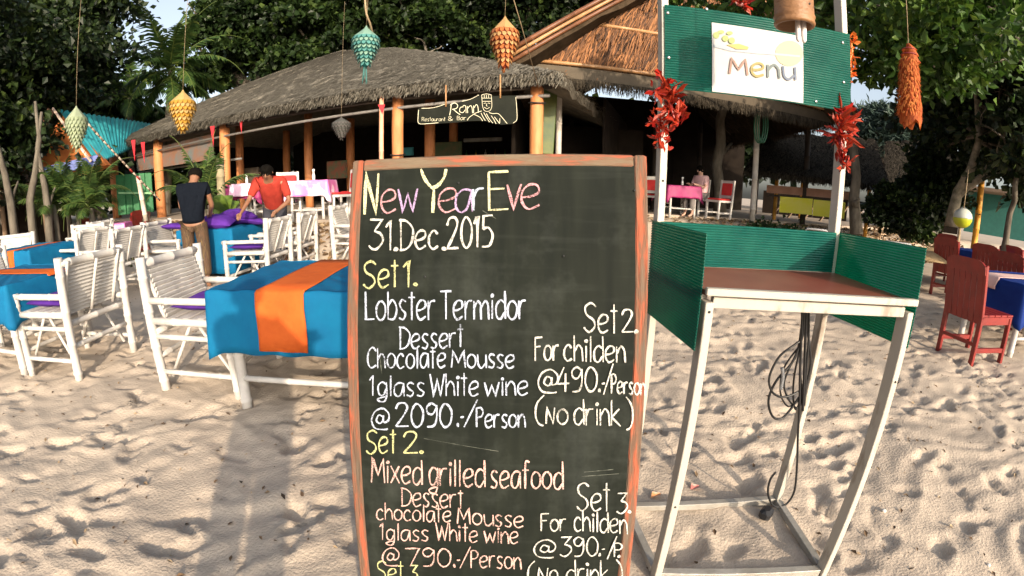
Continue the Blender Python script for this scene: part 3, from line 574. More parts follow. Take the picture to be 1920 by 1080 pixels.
# right side
tree('casuarina_tree', 'soft grey-green feathery tree in the distance under the orange fabric lantern', (at(1660, 260, D=26).x, at(1660, 260, D=26).y, .5),
     [blob(1660, 232, 26, 1.6, 1.3), blob(1700, 250, 26, 2, 1.2), blob(1630, 270, 26, 1.6, .9), blob(1730, 225, 27, 1.2, 1.0)], 16000, .42, leafmat('casuarina_leaves', (.03, .055, .045), (.10, .15, .11), (.055, .09, .07)), barkd, 41, .25, .5, 8, asp=.08)
tree('shade_tree', 'tall dark tree with pale forked limbs behind the red chairs at the right edge', at(1795, 415, D=10.5) , 
     [blob(1850, 120, 12, 2.2, 1.8), blob(1930, 215, 11.5, 1.3, 1.2), blob(1800, 180, 12.5, 1.3, 1.1), blob(1960, 80, 12, 2.5, 2.2), blob(1955, 310, 12, 1.0, .7), blob(1870, 20, 12, 2.5, 1.5), blob(1780, 265, 13, .9, .7)], 34000, .19, lf_dark, bark, 42, .10, .6, 16, hub=at(1835, 255, D=10.6), asp=.38)
for o_ in [o for o in bpy.data.objects if o.name.startswith('trunk') and o.parent and 'pale forked' in o.parent.get('label', '')]:
    m_ = MB(); m_.tube([at(x, y, D=10.5) for x, y in ((1785, 425), (1788, 395), (1796, 360), (1820, 318), (1836, 262), (1832, 190), (1825, 120))], [.16, .12, .10, .085, .07, .055, .04], 9); m_.tube([at(x, y, D=10.5) for x, y in ((1794, 372), (1812, 350), (1842, 332), (1872, 288), (1892, 225), (1900, 150))], [.07, .085, .075, .065, .05, .03], 8)
    tmp = m_.build('trunk_tmp', mat('mossy_bark', (.10, .09, .055), (.30, .26, .19), rough=.95, scale=7, bump=1, bscale=20), o_.parent, True); o_.data = tmp.data; bpy.data.objects.remove(tmp)
tree('shade_tree', 'second dark tree at the right edge with straight mossy trunk beside the teal shack', at(1886, 450, D=9.8), 
     [blob(1935, 150, 10, 1.4, 1.6), blob(1910, 60, 10.5, 1.5, 1.2), blob(1960, 260, 9.5, .9, .9)], 12000, .18, lf_dark, bark, 43, .06, .5, 9, hub=at(1918, 300, D=9.8), asp=.38)
tree('leafy_bush', 'dense dark ivy-like bush growing between the dark hut and the red chairs', at(1700, 432, D=12.5),
     [blob(1700, 395, 12.5, .85, .75), blob(1735, 380, 12.8, .8, .8), blob(1745, 345, 13, .7, .6), blob(1705, 420, 12.2, .4, .3), blob(1770, 330, 13.2, .8, .6)], 15000, .14, lf_dark, barkd, 44, .05, .3, 8, cat='bush')
tree('sea_almond_tree', 'sea almond tree with big bright leaves hanging over the menu stand at upper right', (9.6, 4.4, .1),
     [blob(1720, 40, 6.6, 1.25, .62), blob(1640, 25, 6.4, .8, .45), blob(1800, 70, 6.8, .9, .5), blob(1850, 20, 6.8, .8, .5), blob(1760, 130, 6.6, .55, .3), blob(1690, 120, 6.4, .35, .25), blob(1640, 110, 7.2, .35, .3), blob(1700, -50, 6.5, 1.4, .6), blob(1350, 0, 7.2, .55, .22), blob(1290, -8, 7.4, .4, .2), blob(1420, 5, 7.0, .5, .22), blob(1540, -40, 6.8, 1.0, .4)], 8600, .15, lf_bright, bark, 45, .13, .28, 16, per=12, hub=(8.7, 4.7, 4.2), asp=.30)
# slim trunk by the right post, trunk inside the hall
t = thing('tree_trunk', 'slim pale tree trunk rising just right of the stand beside the yellow board', 'tree', at(1604, 436, D=11))
m_ = MB(); pts = [at(x, y, D=11 + i * .06) for i, (x, y) in enumerate(((1606, 440), (1603, 400), (1601, 372), (1606, 330), (1600, 280), (1590, 240), (1588, 170), (1600, 60), (1610, -30)))]; m_.tube(pts, [.15, .13, .12, .10, .10, .09, .08, .07, .05], 10); m_.build('trunk', bark, t, True)
m_ = MB(); m_.tube([at(1603, 384, D=10.9), at(1612, 372, D=10.8)], [.1, .02], 7); m_.build('knot', bark, t, True)
t = thing('tree_trunk', 'gnarled tree trunk standing inside the gabled hall behind the white chairs', 'tree', (at(1352, 400, D=13).x, at(1352, 400, D=13).y, TZ))
m_ = MB(); m_.tube([at(x, y, D=13) for x, y in ((1350, 402), (1348, 350), (1343, 310), (1352, 270), (1350, 225), (1360, 190))], [.2, .16, .15, .14, .13, .11], 9); m_.build('trunk', bark, t, True)
m_ = MB(); m_.tube([at(1343, 300, D=13), at(1372, 268, D=13.2)], [.08, .04], 7); m_.build('branch', bark, t, True)
# forked bare trunks at far left
for i, (pl, lab) in enumerate(((((28, 430), (20, 380), (10, 330), (-8, 260), (-20, 180)), 'pale crooked trunk at the left edge behind the chairs'), (((60, 425), (56, 375), (66, 325), (74, 262), (66, 190)), 'thin flaking trunk beside the pale tin eave'), (((88, 425), (90, 390), (84, 350), (70, 280), (78, 210)), 'thin brown trunk just left of the young palms'))):
    t = thing('tree_trunk', lab, 'tree', at(*pl[0], D=11.5)); m_ = MB(); g0 = at(*pl[0], D=11.5); m_.tube([Vector((g0.x, g0.y, gz(g0.x, g0.y) - .1))] + [at(*q, D=11.5) for q in pl[1:]], [.11, .085, .07, .05, .03][:len(pl)], 8); m_.build('trunk', bark, t, True)
    m_ = MB(); a_ = at(*pl[1], D=11.5); m_.tube([a_, at(pl[1][0] + 14, pl[1][1] - 40, D=11.6)], [.05, .02], 6); m_.build('branch', bark, t, True)

# ---------------------------------------------------------------- palms
def frond(mb, rn, base, az, el0, L, n=26, w=.5, droop=1.0, lw=.03, seed=0, dropl=.25):
    """one feather frond: arched rachis with two rows of drooping leaflets"""
    r = random.Random(seed); p = Vector(base); d = Vector((math.sin(az) * math.cos(el0), math.cos(az) * math.cos(el0), math.sin(el0))); side = d.cross(Vector((0, 0, 1))).normalized(); pts = [p.copy()]
    for i in range(n):
        t = i / n; d = (d + Vector((0, 0, -droop * (.035 + .06 * t)))).normalized(); p = p + d * (L / n); pts.append(p.copy())
    mb.tube(pts[::2], [.022 * (L / 2.5) * (1 - .85 * i / (n / 2)) + .003 for i in range(len(pts[::2]))], 5, smooth=True); rn.extend([.75] * (len(mb.v) - len(rn)))
    for i in range(3, n):
        t = i / n; q = pts[i]; dd = (pts[i] - pts[i - 1]).normalized(); ll = w * math.sin(min(1, t * 1.15 + .12) * math.pi) ** .6 * (1 - .2 * t)
        for s in (-1, 1):
            for h_ in (0, .5):
                qq = pts[i - 1].lerp(q, h_ + .01); e = (side * s * .8 + dd * .65 + Vector((0, 0, -dropl + r.uniform(-.15, .15)))).normalized(); l2 = ll * r.uniform(.8, 1.1)
                m1 = qq + e * l2 * .5; tip = m1 + (e + Vector((0, 0, -.5))).normalized() * l2 * .5; x = dd * lw * .5
                k = len(mb.v); mb.v += [tuple(qq - x), tuple(qq + x), tuple(m1 + x * 1.2), tuple(tip), tuple(m1 - x * 1.2)]; mb.f.append((k, k + 1, k + 2, k + 4)); mb.f.append((k + 4, k + 2, k + 3)); mb.smooth += [False] * 2; mb.mi += [0, 0]
                rn.extend([min(1, max(0, r.gauss(.42, .2)))] * 5)
def palm(name, label, base, crown, L, nf, tr, seed, w=.5, lw=.035, els=(-.2, 1.4), cat='palm', azs=None, m=None):
    t = thing(name, label, cat, base); r = random.Random(seed)
    if tr > 0:
        m_ = MB(); b = Vector(base); c = Vector(crown); k = 14; pts = []; rr = []
        for i in range(k + 1): u = i / k; pts.append(b.lerp(c, u) + Vector((.15 * math.sin(u * 2.5), 0, 0))); rr.append(tr * (1.25 - .45 * u) * (1.06 if i % 2 else .96))
        m_.tube(pts, rr, 9); m_.build('trunk', bark, t, True)
    for i in range(nf):
        mb = MB(); rn = []; az = (azs[i] if azs else i * 2.4 + r.uniform(-.3, .3)); el = els[0] + (els[1] - els[0]) * ((i + .5) / nf)
        frond(mb, rn, Vector(crown) + Vector((0, 0, .1 * i / nf)), az, el, L * r.uniform(.85, 1.1), w=w, lw=lw, seed=seed * 31 + i, droop=1.25 - .5 * (i / nf))
        o = mb.build('frond', m or lf_palm, t, True); a = o.data.attributes.new('rnd', 'FLOAT', 'POINT'); rn = (rn + [.5] * len(o.data.vertices))[:len(o.data.vertices)]; a.data.foreach_set('value', rn)
    return t
pc = at(318, 135, D=17.5)
palm('coconut_palm', 'tall coconut palm rising behind the left end of the thatched roof', (pc.x - .4, pc.y, .5), pc, 3.2, 22, .17, 3, w=.75, lw=.06, els=(-.5, 1.45))
pc = at(240, 185, D=24); palm('coconut_palm', 'distant smaller coconut palm left of the tall palm over the turquoise roof', (pc.x, pc.y, .5), pc, 2.8, 15, .15, 4, w=.7, lw=.06, els=(-.3, 1.3))
pg = [(118, 368, 12.5, .75, 'young palm left of the orange posts, in front of the orange gable'), (176, 362, 12.8, .85, 'tallest young palm beside the leaning striped bamboo'), (95, 385, 11.8, .7, 'young palm lowest at left behind the white chairs'), (165, 392, 11.5, .62, 'young palm with yellowish fronds behind the pink table at the left'), (138, 385, 12.2, .8, 'young palm in the middle of the clump at the left')]
for i, (px, py, D, L, lab) in enumerate(pg):
    c_ = at(px, py, D=D); palm('young_palm', lab, (c_.x, c_.y, gz(c_.x, c_.y)), c_, L * 1.45, 12, .06, 10 + i, w=.36, lw=.020, els=(.15, 1.45))
c_ = at(385, 385, D=8.7); palm('young_palm', 'potted palm fronds behind the person in the dark vest', (c_.x, c_.y, gz(c_.x, c_.y)), c_, 1.5, 9, .05, 21, w=.33, lw=.020, els=(.5, 1.5))
# broad banana-like leaves beside the purple cushions
t = thing('broad_leaf_plant', 'low plant with broad folded green leaves between the posts and the purple cushions', 'plant', at(425, 405, D=8.2))
for k, (x0, y0, x1, y1, w_) in enumerate(((425, 402, 398, 372, .16), (425, 402, 418, 366, .17), (426, 402, 438, 368, .16), (428, 402, 452, 380, .14), (424, 402, 405, 386, .12))):
    a_, b_ = at(x0, y0, D=8.2), at(x1, y1, D=8.0 + .1 * k); mb = MB(); rn = []; n = 8; dd = (b_ - a_); sd_ = dd.cross(Vector((.2, 1, 0))).normalized(); vs = []
    for i in range(n + 1):
        u = i / n; p = a_.lerp(b_, u) + Vector((0, -.12 * math.sin(u * 3.1), .05 * math.sin(u * 3.1))); ww = w_ * math.sin(min(1, u * .9 + .1) * math.pi) ** .8
        vs += [p - sd_ * ww + Vector((0, -.03, .02)), p, p + sd_ * ww + Vector((0, -.03, .02))]
    mb.add(vs, [(i * 3 + j, i * 3 + j + 1, i * 3 + j + 4, i * 3 + j + 3) for i in range(n) for j in (0, 1)], True)
    mb.build('leaf', mat('banana_leaf', (.16, .24, .04), (.10, .17, .03), rough=.4, scale=12, transl=.3), t, True)
# ground cover along the bank
def cover(name, label, pts, n, size, m, seed):
    r = np.random.default_rng(seed); bl = [(p[0] + r.uniform(-.5, .5), p[1] + r.uniform(-.9, .5), gz(p[0], p[1]) + .03, .4, .3, .09) for p in pts]; o = leaf_cloud(name, bl, n, size, m, None, seed, .3, 10); o['kind'] = 'stuff'; tag(o, label, 'plants'); return o
cover('ground_cover', 'low green weeds along the terrace edge under the yellow board', [at(1440 + i * 22, 418 + i * 1.0, D=12.2) for i in range(8)], 5000, .10, lf_mid, 71)
cover('ground_cover', 'low weeds and palm litter behind the leftmost white chairs', [at(20 + i * 22, 428 - i * 1.2, D=11) for i in range(11)], 3000, .10, leafmat('weed_leaves', (.05, .06, .02), (.22, .2, .07), (.1, .11, .04)), 72)
# ================================================================= FURNITURE
def make_white_chair(label, loc, rz, group):
    """faces local +x; bamboo frame 0.60 deep, 0.66 wide, 0.93 high"""
    t = thing('bamboo_chair', label, 'chair', loc, rz, group); W = .33
    for s in (-1, 1):
        m = MB(); m.bamboo((-.30, s * W, -.06), (-.335, s * W, .93), .034, 4); m.build('leg', whitewood, t)
        m = MB(); m.bamboo((.30, s * W, -.06), (.29, s * W, .665), .030, 3); m.build('leg', whitewood, t)
        m = MB(); m.bamboo((-.32, s * W, .645), (.33, s * W, .64), .024, 2); m.build('armrest', whitewood, t)
        for z in (.40, .15): m = MB(); m.bamboo((-.31, s * (W - .005), z), (.30, s * (W - .005), z - .01), .018, 2); m.build('stretcher', whitewood, t)
        m = MB(); m.bamboo((-.30, s * (W - .01), .505), (.31, s * (W - .01), .495), .026, 2); m.build('seat_rail', whitewood, t)
        m = MB(); m.bamboo((-.02, s * (W - .06), .49), (-.26, s * (W - .05), .10), .013, 1, 7); m.build('brace', whitewood, t)
        m = MB(); m.bamboo((.02, s * (W - .06), .49), (.27, s * (W - .05), .12), .013, 1, 7); m.build('brace', whitewood, t)
        m = MB(); m.bamboo((-.225, s * .265, .46), (-.37, s * .275, .90), .015, 2, 7); m.build('back_stile', whitewood, t)
    for x, z, r in ((-.34, .885, .030), (-.29, .43, .024), (-.30, .26, .02), (.30, .46, .022), (.295, .20, .018)): m = MB(); m.bamboo((x, -W, z), (x, W, z), r, 3); m.build('cross_rail', whitewood, t)
    m = MB(); m.bamboo((-.245, 0, .47), (-.395, 0, .87), .013, 2, 7); m.build('batten', whitewood, t)
    for i in range(13):
        u = (i + .5) / 13; x = -.212 - .13 * u; z = .485 + .385 * u
        m = MB(); m.box((x, 0, z), (.012, .535, .030), Matrix.Rotation(.33 + random.uniform(-.03, .03), 3, 'Y'), .003); m.build('slat', whitewood, t)
    for i in range(8):
        x = -.20 + .49 * (i + .5) / 8; m = MB(); m.box((x, 0, .515 - .005 * (i % 2)), (.045, .60, .014), None, .004); m.build('seat_slat', whitewood, t)
    return t
def cushion_mesh(sx, sy, h, n=12, pinch=.12):
    vs = []; fs = []
    for sgn in (1, -1):
        b = len(vs)
        for i in range(n + 1):
            for j in range(n + 1):
                u, v = i / n * 2 - 1, j / n * 2 - 1; e = (1 - abs(u) ** 3) * (1 - abs(v) ** 3); k = 1 - pinch * (1 - abs(u)) * (abs(v) > .01) * abs(v) ** 4 * .5
                vs.append((u * sx / 2 * (1 - pinch * .3 * (1 - v * v) * abs(u) ** 4), v * sy / 2 * (1 - pinch * .3 * (1 - u * u) * abs(v) ** 4), sgn * h / 2 * e ** .55 + .006 * math.sin(u * 7 + v * 5) * e))
        for i in range(n):
            for j in range(n):
                a = b + i * (n + 1) + j; q = (a, a + n + 1, a + n + 2, a + 1); fs.append(q if sgn > 0 else tuple(reversed(q)))
    return vs, fs
purple = mat('purple_cloth', (.10, .028, .28), (.075, .02, .22), rough=.85, scale=9, bump=.3, bscale=60, spec=.2)
def cushion(label, loc, rz, sx=.5, sy=.52, h=.085, m=purple, group=None, rot=None, name='cushion'):
    b = MB(); b.add(*cushion_mesh(sx, sy, h), True); o = b.build(name, m); o.location = loc; o.rotation_euler = rot or (0, 0, rz); tag(o, label, 'cushion', group); return o
CH = []
first = make_white_chair('white bamboo armchair at the left end of the blue table with the orange runner', (-2.08, 2.69, -.01), R(3), 'white bamboo armchairs on the sand')
def chair(label, x, y, deg, z=None, sc=1.0):
    c = copy_thing(first, (x, y, gz(x, y) - .0 if z is None else z), R(deg), label, 'white bamboo armchairs on the sand', sc); return c
def on_chair(x, y, deg, label, z=None, m=purple):
    z = gz(x, y) if z is None else z; a = R(deg); return cushion(label, (x + .05 * math.cos(a), y + .05 * math.sin(a), z + .565), a, m=m, group='purple seat cushions on the white chairs' if m is purple else None)
on_chair(-2.08, 2.69, 3, 'purple seat cushion on the armchair beside the orange runner table, bulging under its armrest')
chair('white armchair seen from behind, slatted back hiding the right end of the far left table', -3.56, 2.60, 183)
on_chair(-3.56, 2.60, 183, 'dark purple seat cushion on the armchair seen from behind at the far left table')
specs = [(-5.25, 2.95, 4, 'white armchair cut by the left photo edge, facing right behind the far left blue table', 1),
         (-7.75, 4.55, -62, 'white bamboo chair at the far left edge, pale back panel just above the leftmost armchair', 0),
         (-7.15, 5.55, -75, 'white bamboo chair with pale back directly behind the blue cloth with the single orange strip', 0),
         (-6.30, 4.98, 176, 'white bamboo chair behind the right corner of the blue cloth with the orange strip', 0),
         (-5.40, 4.78, 184, 'white chair seen from behind, armrest sticking out left over the narrow orange-striped cloth', 0),
         (-8.1, 6.6, 184, 'white bamboo chair seen from behind, standing between the pink table and the facing armchair', 0),
         (-4.95, 5.62, 4, 'white armchair facing right, in front of the orange post left of the dark vest wearer', 0),
         (-3.32, 5.35, 181, 'white chair seen from behind right of the cushion heap, purple seat showing under its arm', 1),
         (-3.32, 6.22, 183, 'white bamboo chair seen from behind, middle one of the three left of the board', 0),
         (-2.19, 6.33, 2, 'white bamboo chair seen from behind right against the board frame', 0)]
for x, y, a, lab, cu in specs:
    chair(lab, x, y, a)
    if cu: on_chair(x, y, a, 'purple seat cushion on the ' + ('armchair cut by the left edge of the photo' if x < -5 else 'chair nearest the purple cushion heap'))
# ---- tables with cloths
def cloth(label, cx, cy, w, d, z, drop, rz, m, seed=0, group=None, nw=64, nd=40, corner=.07, wav=.007, hem=None):
    """a rectangular cloth draped over a w x d top at height z, hanging drop below it"""
    r = random.Random(seed); per = []; N = 2 * (nw + nd)
    rad = .012
    def ring(off, zz, wv, ph):
        pts = []
        for i in range(N):
            if i < nw: u = i / nw; p = (-w / 2 + w * u, -d / 2); nrm = (0, -1); ed = abs(u - .5) * 2
            elif i < nw + nd: u = (i - nw) / nd; p = (w / 2, -d / 2 + d * u); nrm = (1, 0); ed = abs(u - .5) * 2
            elif i < 2 * nw + nd: u = (i - nw - nd) / nw; p = (w / 2 - w * u, d / 2); nrm = (0, 1); ed = abs(u - .5) * 2
            else: u = (i - 2 * nw - nd) / nd; p = (-w / 2, d / 2 - d * u); nrm = (-1, 0); ed = abs(u - .5) * 2
            c = max(0, ed - .86) / .14; o_ = off + wv * (math.sin(i * .38 + ph) * .6 + math.sin(i * .171 + ph * 2) * .7) + wv * 1.6 * c
            cxn = math.copysign(1, p[0]) if c > 0 else 0; cyn = math.copysign(1, p[1]) if c > 0 else 0
            nx_, ny_ = (nrm[0] + cxn * c * .7, nrm[1] + cyn * c * .7); l = math.hypot(nx_, ny_); 
            pts.append((p[0] + nx_ / l * o_, p[1] + ny_ / l * o_, zz - corner * c * (1 - min(1, (zz - (z - drop)) / drop)) + .004 * math.sin(i * .5 + ph)))
        return pts
    rings = [ring(-.02, z, 0, 0), ring(.0, z - .001, 0, 0), ring(rad * .8, z - rad, .001, 1)]
    for k in range(1, 8): u = k / 7; rings.append(ring(rad + .03 * u, z - rad - (drop - rad) * u, wav * u, 1.0 + seed))
    vs = [p for q in rings for p in q]; fs = [(j * N + i, j * N + (i + 1) % N, (j + 1) * N + (i + 1) % N, (j + 1) * N + i) for j in range(len(rings) - 1) for i in range(N)]
    fs = [tuple(reversed(f)) for f in fs]; fs.append(tuple(range(N)))
    b = MB(); b.add(vs, fs[:-1], True); b.add([(p[0], p[1], p[2]) for p in rings[0]], [tuple(range(N))]); o = b.build('tablecloth', m); o.location = (cx, cy, gz(cx, cy)); o.rotation_euler = (0, 0, rz); tag(o, label, 'tablecloth', group)
    o.modifiers.new('s', 'SOLIDIFY').thickness = .002; return o
def runner(label, cx, cy, off, w, d, z, drop, rz, m, seed=0, along='y'):
    """a strip across a table top hanging over both long edges; off = its offset along the table"""
    b = MB(); n = 14; prof = [(-d / 2 - .046, z - drop)] + [(-d / 2 - .018 - .028 * (1 - k / 4), z - drop + drop * .97 * k / 4) for k in range(1, 4)] + [(-d / 2 - .016, z - .012), (-d / 2 - .004, z + .004)] + [(-d / 2 + d * k / 6, z + .005) for k in range(1, 6)] + [(d / 2 + .004, z + .004), (d / 2 + .016, z - .012), (d / 2 + .05, z - drop)]
    vs = []; r = random.Random(seed)
    for j, (yy, zz) in enumerate(prof):
        for i in range(n + 1):
            u = i / n - .5; wv = .004 * math.sin(i * .9 + j) if zz < z - .05 else 0
            p = (off + u * w + .006 * math.sin(j * 1.3), yy + (math.copysign(wv + .006, yy) if zz < z - .02 else 0), zz); vs.append(p if along == 'y' else (p[1], p[0], p[2]))
    b.add(vs, [(j * (n + 1) + i, j * (n + 1) + i + 1, (j + 1) * (n + 1) + i + 1, (j + 1) * (n + 1) + i) for j in range(len(prof) - 1) for i in range(n)], True)
    o = b.build('table_runner', m); o.location = (cx, cy, gz(cx, cy)); o.rotation_euler = (0, 0, rz); tag(o, label, 'table runner'); o.modifiers.new('s', 'SOLIDIFY').thickness = .003; return o
def table(label, cx, cy, w, d, z, rz, m, group, legr=.035, name='beach_table', z0=None):
    zz = gz(cx, cy) if z0 is None else z0; t = thing(name, label, 'table', (cx, cy, zz), rz, group)
    b = MB(); b.box((0, 0, z - .03), (w - .01, d - .01, .04), None, .005); b.build('table_top', m, t)
    for sx in (-1, 1):
        for sy in (-1, 1): b = MB(); b.bamboo((sx * (w / 2 - .09), sy * (d / 2 - .05), -.07), (sx * (w / 2 - .10), sy * (d / 2 - .06), z - .05), legr, 3); b.build('leg', m, t)
        b = MB(); b.bamboo((sx * (w / 2 - .09), -d / 2 + .05, .3), (sx * (w / 2 - .09), d / 2 - .05, .3), .02, 2); b.build('stretcher', m, t)
    for sy in (-1, 1): b = MB(); b.bamboo((-w / 2 + .09, sy * (d / 2 - .045), .185), (w / 2 - .09, sy * (d / 2 - .045), .175), .019, 4); b.build('stretcher', m, t)
    return t
bluec = mat('blue_cloth', (.002, .125, .26), (.002, .10, .225), rough=.8, scale=5, bump=.7, bscale=11, spec=.2)
orangec = mat('orange_cloth', (.56, .115, .02), (.47, .085, .014), rough=.8, scale=6, bump=.7, bscale=11, spec=.2)
navy = mat('royal_blue_cloth', (.004, .022, .15), (.005, .03, .18), rough=.8, scale=5, spec=.2)
grp = 'blue clothed tables on the sand'
T = [(-1.20, 2.70, 1.12, .98, .745, .36, R(2), 'blue cloth with an orange runner on the table left of the board', 'white table under the blue cloth with the orange runner, left of the board', 1),
     (-4.40, 2.64, 1.10, .95, .745, .30, R(2), 'blue cloth on the far left table cut by the photo edge', 'white table under the far left blue cloth, one bare leg showing below it', 2),
     (-6.95, 4.55, 1.0, .9, .74, .36, R(2), 'blue cloth with one narrow orange strip, on the table behind the far left one', 'white table hidden under the blue cloth with the narrow orange strip', 3),
     (-4.47, 6.22, .98, 1.1, .75, .64, R(2), 'teal blue cloth hanging almost to the sand under the heap of purple cushions', 'table under the long blue cloth beside the person in the dark vest', 4)]
for cx, cy, w_, d_, z_, dr, rz, l1, l2, sd_ in T:
    cloth(l1, cx, cy, w_, d_, z_, dr, rz, bluec, sd_, None, corner=.05 if sd_ < 4 else .02); table(l2, cx, cy, w_ - .04, d_ - .04, z_ - .006, rz, whitewood, None)
runner('orange runner hanging down the front of the blue table left of the board', -1.20, 2.70, -.07, .30, .98, .747, .335, R(2), orangec)
runner('orange runner lying along the far left blue tabletop', -4.40, 2.64, .06, .22, 1.08, .747, .012, R(2), orangec, 1, 'x')
runner('narrow orange strip on the blue cloth behind the far left table', -6.95, 4.55, .05, .17, .9, .742, .33, R(4), orangec, 2)
tz = gz(-4.47, 6.22) + .75
for i, (dx, dy, dz, rot, s, lab) in enumerate(((-.62, -.30, .05, (0, .05, .2), (.62, .5, .10), 'flat purple cushion jutting off the left end of the long blue cloth'), (.10, -.28, .09, (.15, .1, .3), (.6, .55, .20), 'big plump purple cushion in front of the heap beside the vest wearer'), (.30, .0, .15, (-.3, -.1, -.5), (.6, .5, .18), 'purple cushion leaning on top of the heap'), (.42, .15, .06, (.05, .2, .8), (.55, .5, .12), 'purple cushion at the right end of the heap under the red shirted person'), (.1, .2, .05, (0, 0, 1.1), (.6, .5, .11), 'dark purple cushion at the back of the heap'))):
    cushion(lab, (-4.47 + dx, 6.22 + dy, tz + dz), 0, s[0] * .88, s[1] * .85, s[2] * .9, rot=rot)

# ---- red chairs and blue table on the right
red = mat('red_paint', (.22, .010, .006), (.16, .008, .005), rough=.45, scale=8, bump=.15, coat=.2)
def make_red_chair(label, loc, rz, group):
    t = thing('red_chair', label, 'chair', loc, rz, group); W = .215; tl = Matrix.Rotation(-.12, 3, 'Y')
    for s in (-1, 1):
        m = MB(); m.beam((-.22, s * W, -.05), (-.235, s * W, .46), .036, .05, (0, 1, 0), .004); m.build('leg', red, t)
        m = MB(); m.beam((.24, s * W, -.05), (.22, s * W, .45), .036, .045, (0, 1, 0), .004); m.build('leg', red, t)
        m = MB(); m.beam((-.235, s * W, .44), (-.315, s * W, .92), .036, .05, (0, 1, 0), .004); m.build('back_stile', red, t)
        m = MB(); m.beam((-.22, s * W, .14), (.23, s * W, .13), .03, .045, (0, 0, 1), .003); m.build('stretcher', red, t)
        m = MB(); m.beam((-.24, s * W, .42), (.25, s * W, .42), .03, .075, (0, 0, 1), .003); m.build('seat_rail', red, t)
    m = MB(); m.beam((-.225, -W, .19), (-.225, W, .19), .03, .03); m.build('stretcher', red, t)
    m = MB(); m.beam((.24, -W, .42), (.24, W, .42), .03, .07); m.build('seat_rail', red, t)
    m = MB(); nn = 10; vs = []
    for i in range(nn + 1):
        u = i / nn * 2 - 1; vs += [(-.318, u * (W + .02), .955 - .05 * abs(u) ** 5), (-.30, u * (W + .02), .83)]
    k = len(vs); vs += [(x - .028, y, z + .004) for x, y, z in vs]
    m.add(vs, [(2 * i, 2 * i + 1, 2 * i + 3, 2 * i + 2) for i in range(nn)] + [(k + 2 * i + 2, k + 2 * i + 3, k + 2 * i + 1, k + 2 * i) for i in range(nn)] + [(2 * i + 2, k + 2 * i + 2, k + 2 * i, 2 * i) for i in range(nn)] + [(2 * i, k + 2 * i, k + 2 * i + 1, 2 * i + 1) for i in (0,)] + [(2 * nn + 1, k + 2 * nn + 1, k + 2 * nn, 2 * nn)]); m.build('top_rail', red, t)
    for i in range(6):
        y = -.175 + .07 * i; m = MB(); m.beam((-.245, y, .40), (-.318, y, .84), .06, .014, (0, 1, 0)) if False else m.box((-.279, y, .62), (.016, .063, .47), Matrix.Rotation(-.17, 3, 'Y'), .002); m.build('slat', red, t)
    m = MB(); m.beam((-.258, -W, .79), (-.258, W, .79), .02, .05); m.build('back_rail', red, t)
    for i in range(5): m = MB(); m.box((-.19 + .1 * i, 0, .468), (.092, .46, .018), None, .003); m.build('seat_slat', red, t)
    return t
rg = 'red wooden chairs on the sand at the right'
rc = make_red_chair('nearest red wooden chair, standing alone before the blue table at the right edge', (4.43, 2.93, gz(4.4, 2.9)), R(-3), rg)
for x, y, a, lab in ((8.35, 6.35, 12, 'farthest red chair, its seat and back catching the sun, beside the dry leaf heap'), (7.1, 5.35, 5, 'red chair directly behind the nearest one, left of the second back'), (7.35, 4.75, 2, 'red chair second from the left of the backs lined up behind the nearest one'), (8.6, 5.05, 0, 'dark red chair mostly hidden at the right edge behind the blue cloth'), (6.55, 3.85, 4, 'red chair cut by the right photo edge above the blue table')):
    copy_thing(rc, (x, y, gz(x, y)), R(a), lab, rg)
cloth('deep blue cloth on the table at the right edge beside the nearest red chair', 5.72, 3.15, 1.5, .85, .75, .38, R(-4), navy, 6)
table('white table under the deep blue cloth at the right edge', 5.72, 3.15, 1.46, .81, .744, R(-4), whitewood, None)
runner('pale pink runner along the deep blue cloth at the right edge', 5.72, 3.15, .05, .3, 1.5, .752, .12, R(-4), mat('pale_pink_cloth', (.75, .5, .45), rough=.8), 5, 'x')
cloth('second deep blue cloth glimpsed between the red chair backs', 8.4, 5.7, 1.2, .8, .75, .4, R(3), navy, 7)
table('table under the second deep blue cloth among the red chairs', 8.4, 5.7, 1.16, .76, .744, R(3), whitewood, None)
# white slatted backs of two reclined loungers
plast = mat('grey_white_plastic', (.45, .46, .47), (.38, .38, .40), rough=.5)
for i, (px, py, D, W, lab) in enumerate(((1533, 421, 10.5, .44, 'pale slatted lounger back just left of the right stand post'), (1686, 440, 9.6, .50, 'pale slatted lounger back above the dark green panel, right of the stand'))):
    c_ = at(px, py, D=D); rz = -math.atan2(c_.x, c_.y); g_ = gz(c_.x, c_.y); t = thing('sun_lounger', lab, 'sun lounger', (c_.x, c_.y, g_), rz, 'pale plastic sun loungers' )
    for k in range(9): m = MB(); m.box((-W / 2 + W * (k + .5) / 9, .02, .42), (W / 9 - .008, .018, .5), Matrix.Rotation(R(-28), 3, 'X'), .003); m.build('slat', plast, t)
    m = MB(); m.tube([(-W / 2 - .02, .16, .18), (-W / 2 - .02, -.1, .66), (-W / 2 + .02, -.13, .7), (W / 2 - .02, -.13, .7), (W / 2 + .02, -.1, .66), (W / 2 + .02, .16, .18)], .02, 6); m.build('frame', plast, t)
    m = MB(); m.box((0, .8, .25), (W, 1.3, .05), None, .01); m.build('seat', plast, t)
    for sx in (-1, 1):
        for yy in (.15, 1.4): m = MB(); m.box((sx * (W / 2 - .03), yy, .09), (.05, .05, .3)); m.build('leg', plast, t)
